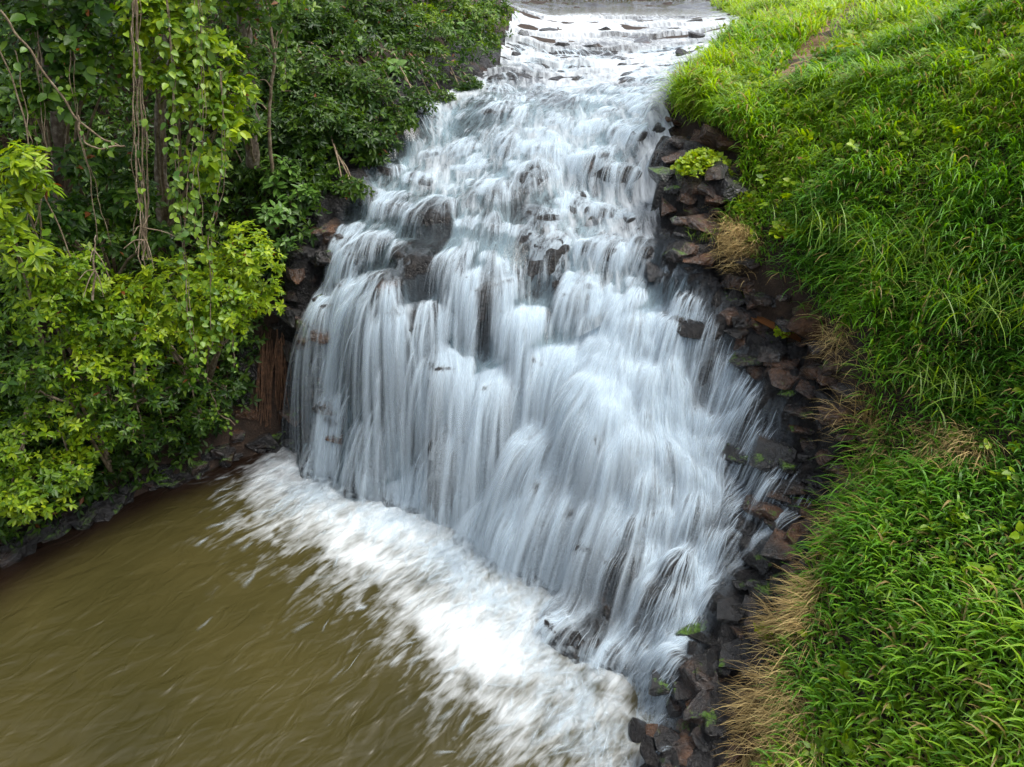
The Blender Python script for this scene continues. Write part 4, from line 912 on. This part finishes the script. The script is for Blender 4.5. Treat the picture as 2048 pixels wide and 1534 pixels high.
for r_ in range(reps):
    hz = rng.uniform(0, .38, n)*hs_*(1-short); az = np.where(rng.random(n) < .55, downa+rng.normal(0, .8, n), rng.uniform(0, 6.3, n))
    P_.append(np.stack([GX+rng.normal(0, .02, n), GY+rng.normal(0, .02, n), GZ-.03+hz], -1)); AZ.append(az)
    LL.append(rng.uniform(.26, .62, n)*(1-.38*sstep(7.6, 6.2, GY))*hs_*(1-short*.5)*lod**.35); WW.append(rng.uniform(.012, .026, n)*lod*(1+.3*sstep(7.6, 6.2, GY))); T0.append(rng.uniform(.05, .5, n)); T1.append(rng.uniform(1.5, 2.8, n)-.6*short)
    yl = np.clip(.48+.30*vnoise(GX*.7, GY*.7, 58)+.48*sstep(9, 17, GY)+.2*vnoise(GX*.35+4, GY*.35, 59)+rng.normal(0, .13, n), 0, 1)[:, None]
    c = np.where(yl < .5, np.array([.045, .165, .018])+(np.array([.115, .29, .018])-np.array([.045, .165, .018]))*yl*2, np.array([.115, .29, .018])+(np.array([.29, .45, .02])-np.array([.115, .29, .018]))*(yl-.5)*2)
    br = rng.random(n) < .07; c[br] = (.34, .25, .09); CC.append(c*rng.uniform(.75, 1.25, (n, 1)))
V_, F_, c_ = blades(np.concatenate(P_), np.concatenate(AZ), np.concatenate(LL), np.concatenate(WW), np.concatenate(T0), np.concatenate(T1), np.concatenate(CC), 4)
gr = mkobj('grass', V_, F_, GRASS, None, True, c_); tag(gr, 'lush arching green grass covering the sloping bank', 'grass', kind='stuff'); print('grass tris', len(F_))
# dry straw along the edge of the rocks
X = rng.uniform(2.0, 7, 330000); Y = rng.uniform(3.5, 13, 330000); Z = surf(X, Y); u, v, _ = proj(np.stack([X, Y, Z], -1)); k = inpoly(u, v, DRY) & (vnoise(X*1.6, Y*1.6, 71)+.5*vnoise(X*5, Y*5, 72)+.05 > rng.uniform(-.3, .9, len(X)))
X, Y, Z = X[k][:13000], Y[k][:13000], Z[k][:13000]; n = len(X); az = np.where(rng.random(n) < .6, 3.7+1.6*vnoise(X*1.2, Y*1.2, 73)+rng.normal(0, .5, n), rng.uniform(0, 6.3, n)); print('straw', n)
tt = rng.random((n, 1)); c = np.array([.32, .21, .08])*(1-tt)+np.array([.74, .58, .25])*tt
V_, F_, c_ = blades(np.stack([X, Y, Z+rng.uniform(0, .1, n)], -1), az, rng.uniform(.18, .62, n), rng.uniform(.004, .010, n), rng.uniform(.3, 1.1, n), rng.uniform(1.5, 2.6, n), c*rng.uniform(.6, 1.2, (n, 1)), 3)
sg = mkobj('dry_grass', V_, F_, STRAW, None, True, c_); tag(sg, 'dry straw coloured grass matted along the edge of the rocks', 'dry grass', kind='stuff')
m_ = rng.random(len(GX)) < .022; wx_, wy_ = GX[m_], GY[m_]; n = len(wx_); wp = np.stack([wx_, wy_, surf(wx_, wy_)+rng.uniform(.15, .45, n)], -1)
lp, ld, ln = rosettes(wp, rnd_dir(n, (-.4, -.4, 2.2)), 6, .1, (1.0, 1.5), .15); V_, F_, mm_ = leaves(lp, ld, ln, np.repeat(rng.uniform(.06, .13, n), 6), .7, T_FULL)
tag(mkobj('weeds', V_, F_, LEAF, None, True, np.repeat(leafcol(len(lp), 'bright', .55), mm_, 0)), 'small broad leaved weeds scattered through the green grass slope', 'weeds', kind='stuff')
def far_bank():
    n = 6000; x = rng.uniform(-6, 22, n); y = rng.uniform(43, 49, n); z = surf(x, y); c = np.array([.12, .16, .03])*rng.uniform(.5, 1.3, (n, 1)); c[rng.random(n) < .35] = (.22, .15, .06)
    V_, F_, c_ = blades(np.stack([x, y, z], -1), rng.uniform(0, 6.3, n), rng.uniform(.3, .8, n), rng.uniform(.03, .06, n), rng.uniform(.05, .4, n), rng.uniform(.8, 2, n), c, 3)
    tag(mkobj('reeds', V_, F_, GRASS, None, True, c_), 'mixed green and brown reeds along the far bank of the upper stream', 'reeds', kind='stuff')
far_bank()
def tuft(px, py, n, L, wd, label, yl=.6, name='grass_tuft', mat=GRASS, colr=None, spread=.12, th=(1.2, 2.7)):
    p0 = hit(px, py)[0]; p = p0+rng.normal(0, 1, (n, 3))*[spread, spread, 0]; p[:, 2] = p0[2]-.03
    c = (np.array(colr) if colr is not None else np.array([.06, .16, .02])*(1-yl)+np.array([.2, .32, .03])*yl)*rng.uniform(.7, 1.25, (n, 1))
    V_, F_, c_ = blades(p, rng.uniform(0, 6.3, n), L*rng.uniform(.6, 1.1, n), wd*rng.uniform(.7, 1.2, n), rng.uniform(.0, .5, n), rng.uniform(*th, n), c, 6)
    o = thing(name, tuple(p0), label, 'grass tuft'); mkobj('blades', V_, F_, mat, o, True, c_, base=p0)['kind'] = 'stuff'
tuft(1400, 165, 220, .95, .022, 'tall arching grass tussock beside the upper stream', .75)
tuft(1540, 30, 260, 1.1, .03, 'tall grass tussock at the bend of the upper stream', .55, spread=.3)
tuft(1480, 70, 160, .8, .025, 'yellow green tussock overhanging the upper stream', .9, spread=.25)
tuft(1412, 475, 60, .38, .012, 'little green grass tuft growing out of the black rocks', .7)
tuft(1700, 480, 200, .85, .013, 'long pale grass plumes sweeping out of the green slope', .85, spread=.3, th=(.9, 1.9))
tuft(1850, 520, 240, .9, .014, 'long bending grass sheaf on the middle of the slope', .7, spread=.35, th=(.9, 2.2))
tuft(1960, 620, 280, 1.0, .015, 'tall yellowish grass sheaf leaning over on the slope', .8, spread=.4, th=(.8, 2.2))
tuft(1900, 760, 240, .85, .014, 'pale grass sheaf above the flattened straw', .75, spread=.35)
tuft(1740, 850, 90, .75, .008, 'sheaf of long straw stalks beside the brown boulder', 0, 'straw_tuft', STRAW, (.36, .25, .09), .12, (.3, 2.2))
# leafy cushions
def cushion(px, py, r, h, nl, label, L=.07, pal='bright', yg=.75, name='leafy_plant'):
    p0 = hit(px, py)[0]; n = nl//5; th = rng.uniform(0, 6.3, n); rr = r*np.sqrt(rng.random(n))
    p = np.stack([p0[0]+rr*np.cos(th), p0[1]+rr*np.sin(th), p0[2]+h*(1-(rr/r)**2*.8)*rng.uniform(.55, 1.05, n)], -1)
    lp, ld, ln = rosettes(p, rnd_dir(n, (0, -.4, 2.4)), 5, L, (1.0, 1.5), .12); V_, F_, m_ = leaves(lp, ld, ln, L*rng.uniform(.7, 1.3, len(lp)), .75, T_FULL)
    o = thing(name, tuple(p0), label, 'plant'); mkobj('foliage', V_, F_, LEAF, o, True, np.repeat(leafcol(len(lp), pal, yg), m_, 0), base=p0)['kind'] = 'stuff'
    tb = [tube(spline([p0+rng.normal(0, .05, 3)*[1, 1, 0], (p0+q)/2+[0, 0, .05], q], 4), np.full(4, .005), 3) for q in p[::8]]; V_, F_ = joinm(tb); mkobj('stems', V_, F_, TWIG, o, base=p0)
cushion(1405, 345, .50, .38, 1500, 'rounded bright green leafy cushion on a rock ledge beside the falls')
cushion(1490, 185, .6, .3, 1400, 'low spreading leafy patch next to the tall tussock', yg=.6)
cushion(1450, 230, .45, .2, 900, 'small leafy patch above the tan cracked blocks', yg=.65)
cushion(1530, 215, .5, .22, 900, 'leafy ground patch at the lower end of the path', yg=.6)
cushion(1400, 215, .35, .2, 500, 'yellow green seedlings below the tall tussock', yg=.85)
cushion(1500, 405, .28, .2, 260, 'clump of round bright leaves where the grass meets the ledge', .10)
cushion(1580, 470, .25, .2, 160, 'patch of lobed bright leaves inside the green slope', .12)
cushion(1565, 670, .12, .16, 90, 'seedling sprouting beside the reddish puddle', .06)
cushion(1535, 1270, .14, .15, 110, 'little bright green sprig on the dry straw', .07)
cushion(1700, 970, .12, .1, 40, 'two bright lobed leaves on the flattened straw', .13)
cushion(1905, 950, .14, .1, 40, 'pale lobed leaves at the end of the flattened straw', .14)
p0 = hit(1483, 1098)[0]; me = leafmesh('fallen_leaf', .5, .1, mat=YELLOWLEAF); o = place('fallen_leaf', me, None, tuple(p0+[0, 0, .06]), (.1, -.1, .2), (.13, .13, .13)); tag(o, 'fallen yellow leaf lying on a dark mossy stone', 'leaf')
# path sheet
n = 26; cl = PZ(np.interp(np.linspace(0, 1, n), [0, .3, .6, 1], [1545, 1610, 1665, 1790]), np.interp(np.linspace(0, 1, n), [0, .3, .6, 1], [160, 100, 58, 26]), 7.25); V_ = []
dirs = nrmz(np.gradient(cl, axis=0))
for i, (c, d) in enumerate(zip(cl, dirs)):
    for s_ in np.linspace(-1, 1, 7):
        x = c[0]-d[1]*s_*(.5+.02*i); y = c[1]+d[0]*s_*(.5+.02*i); V_.append((x, y, float(np.atleast_1d(surf(np.array([x]), np.array([y])))[0])+.012-.03*(abs(s_) > .9)))
po = mkobj('path', np.array(V_), gridfaces(n, 7), PATHM); tag(po, kind='structure')
print('tris', sum(sum(len(p.vertices)-2 for p in m.polygons) if len(m.polygons) < 3000 else len(m.polygons)*(len(m.polygons[0].vertices)-2) for m in bpy.data.meshes))
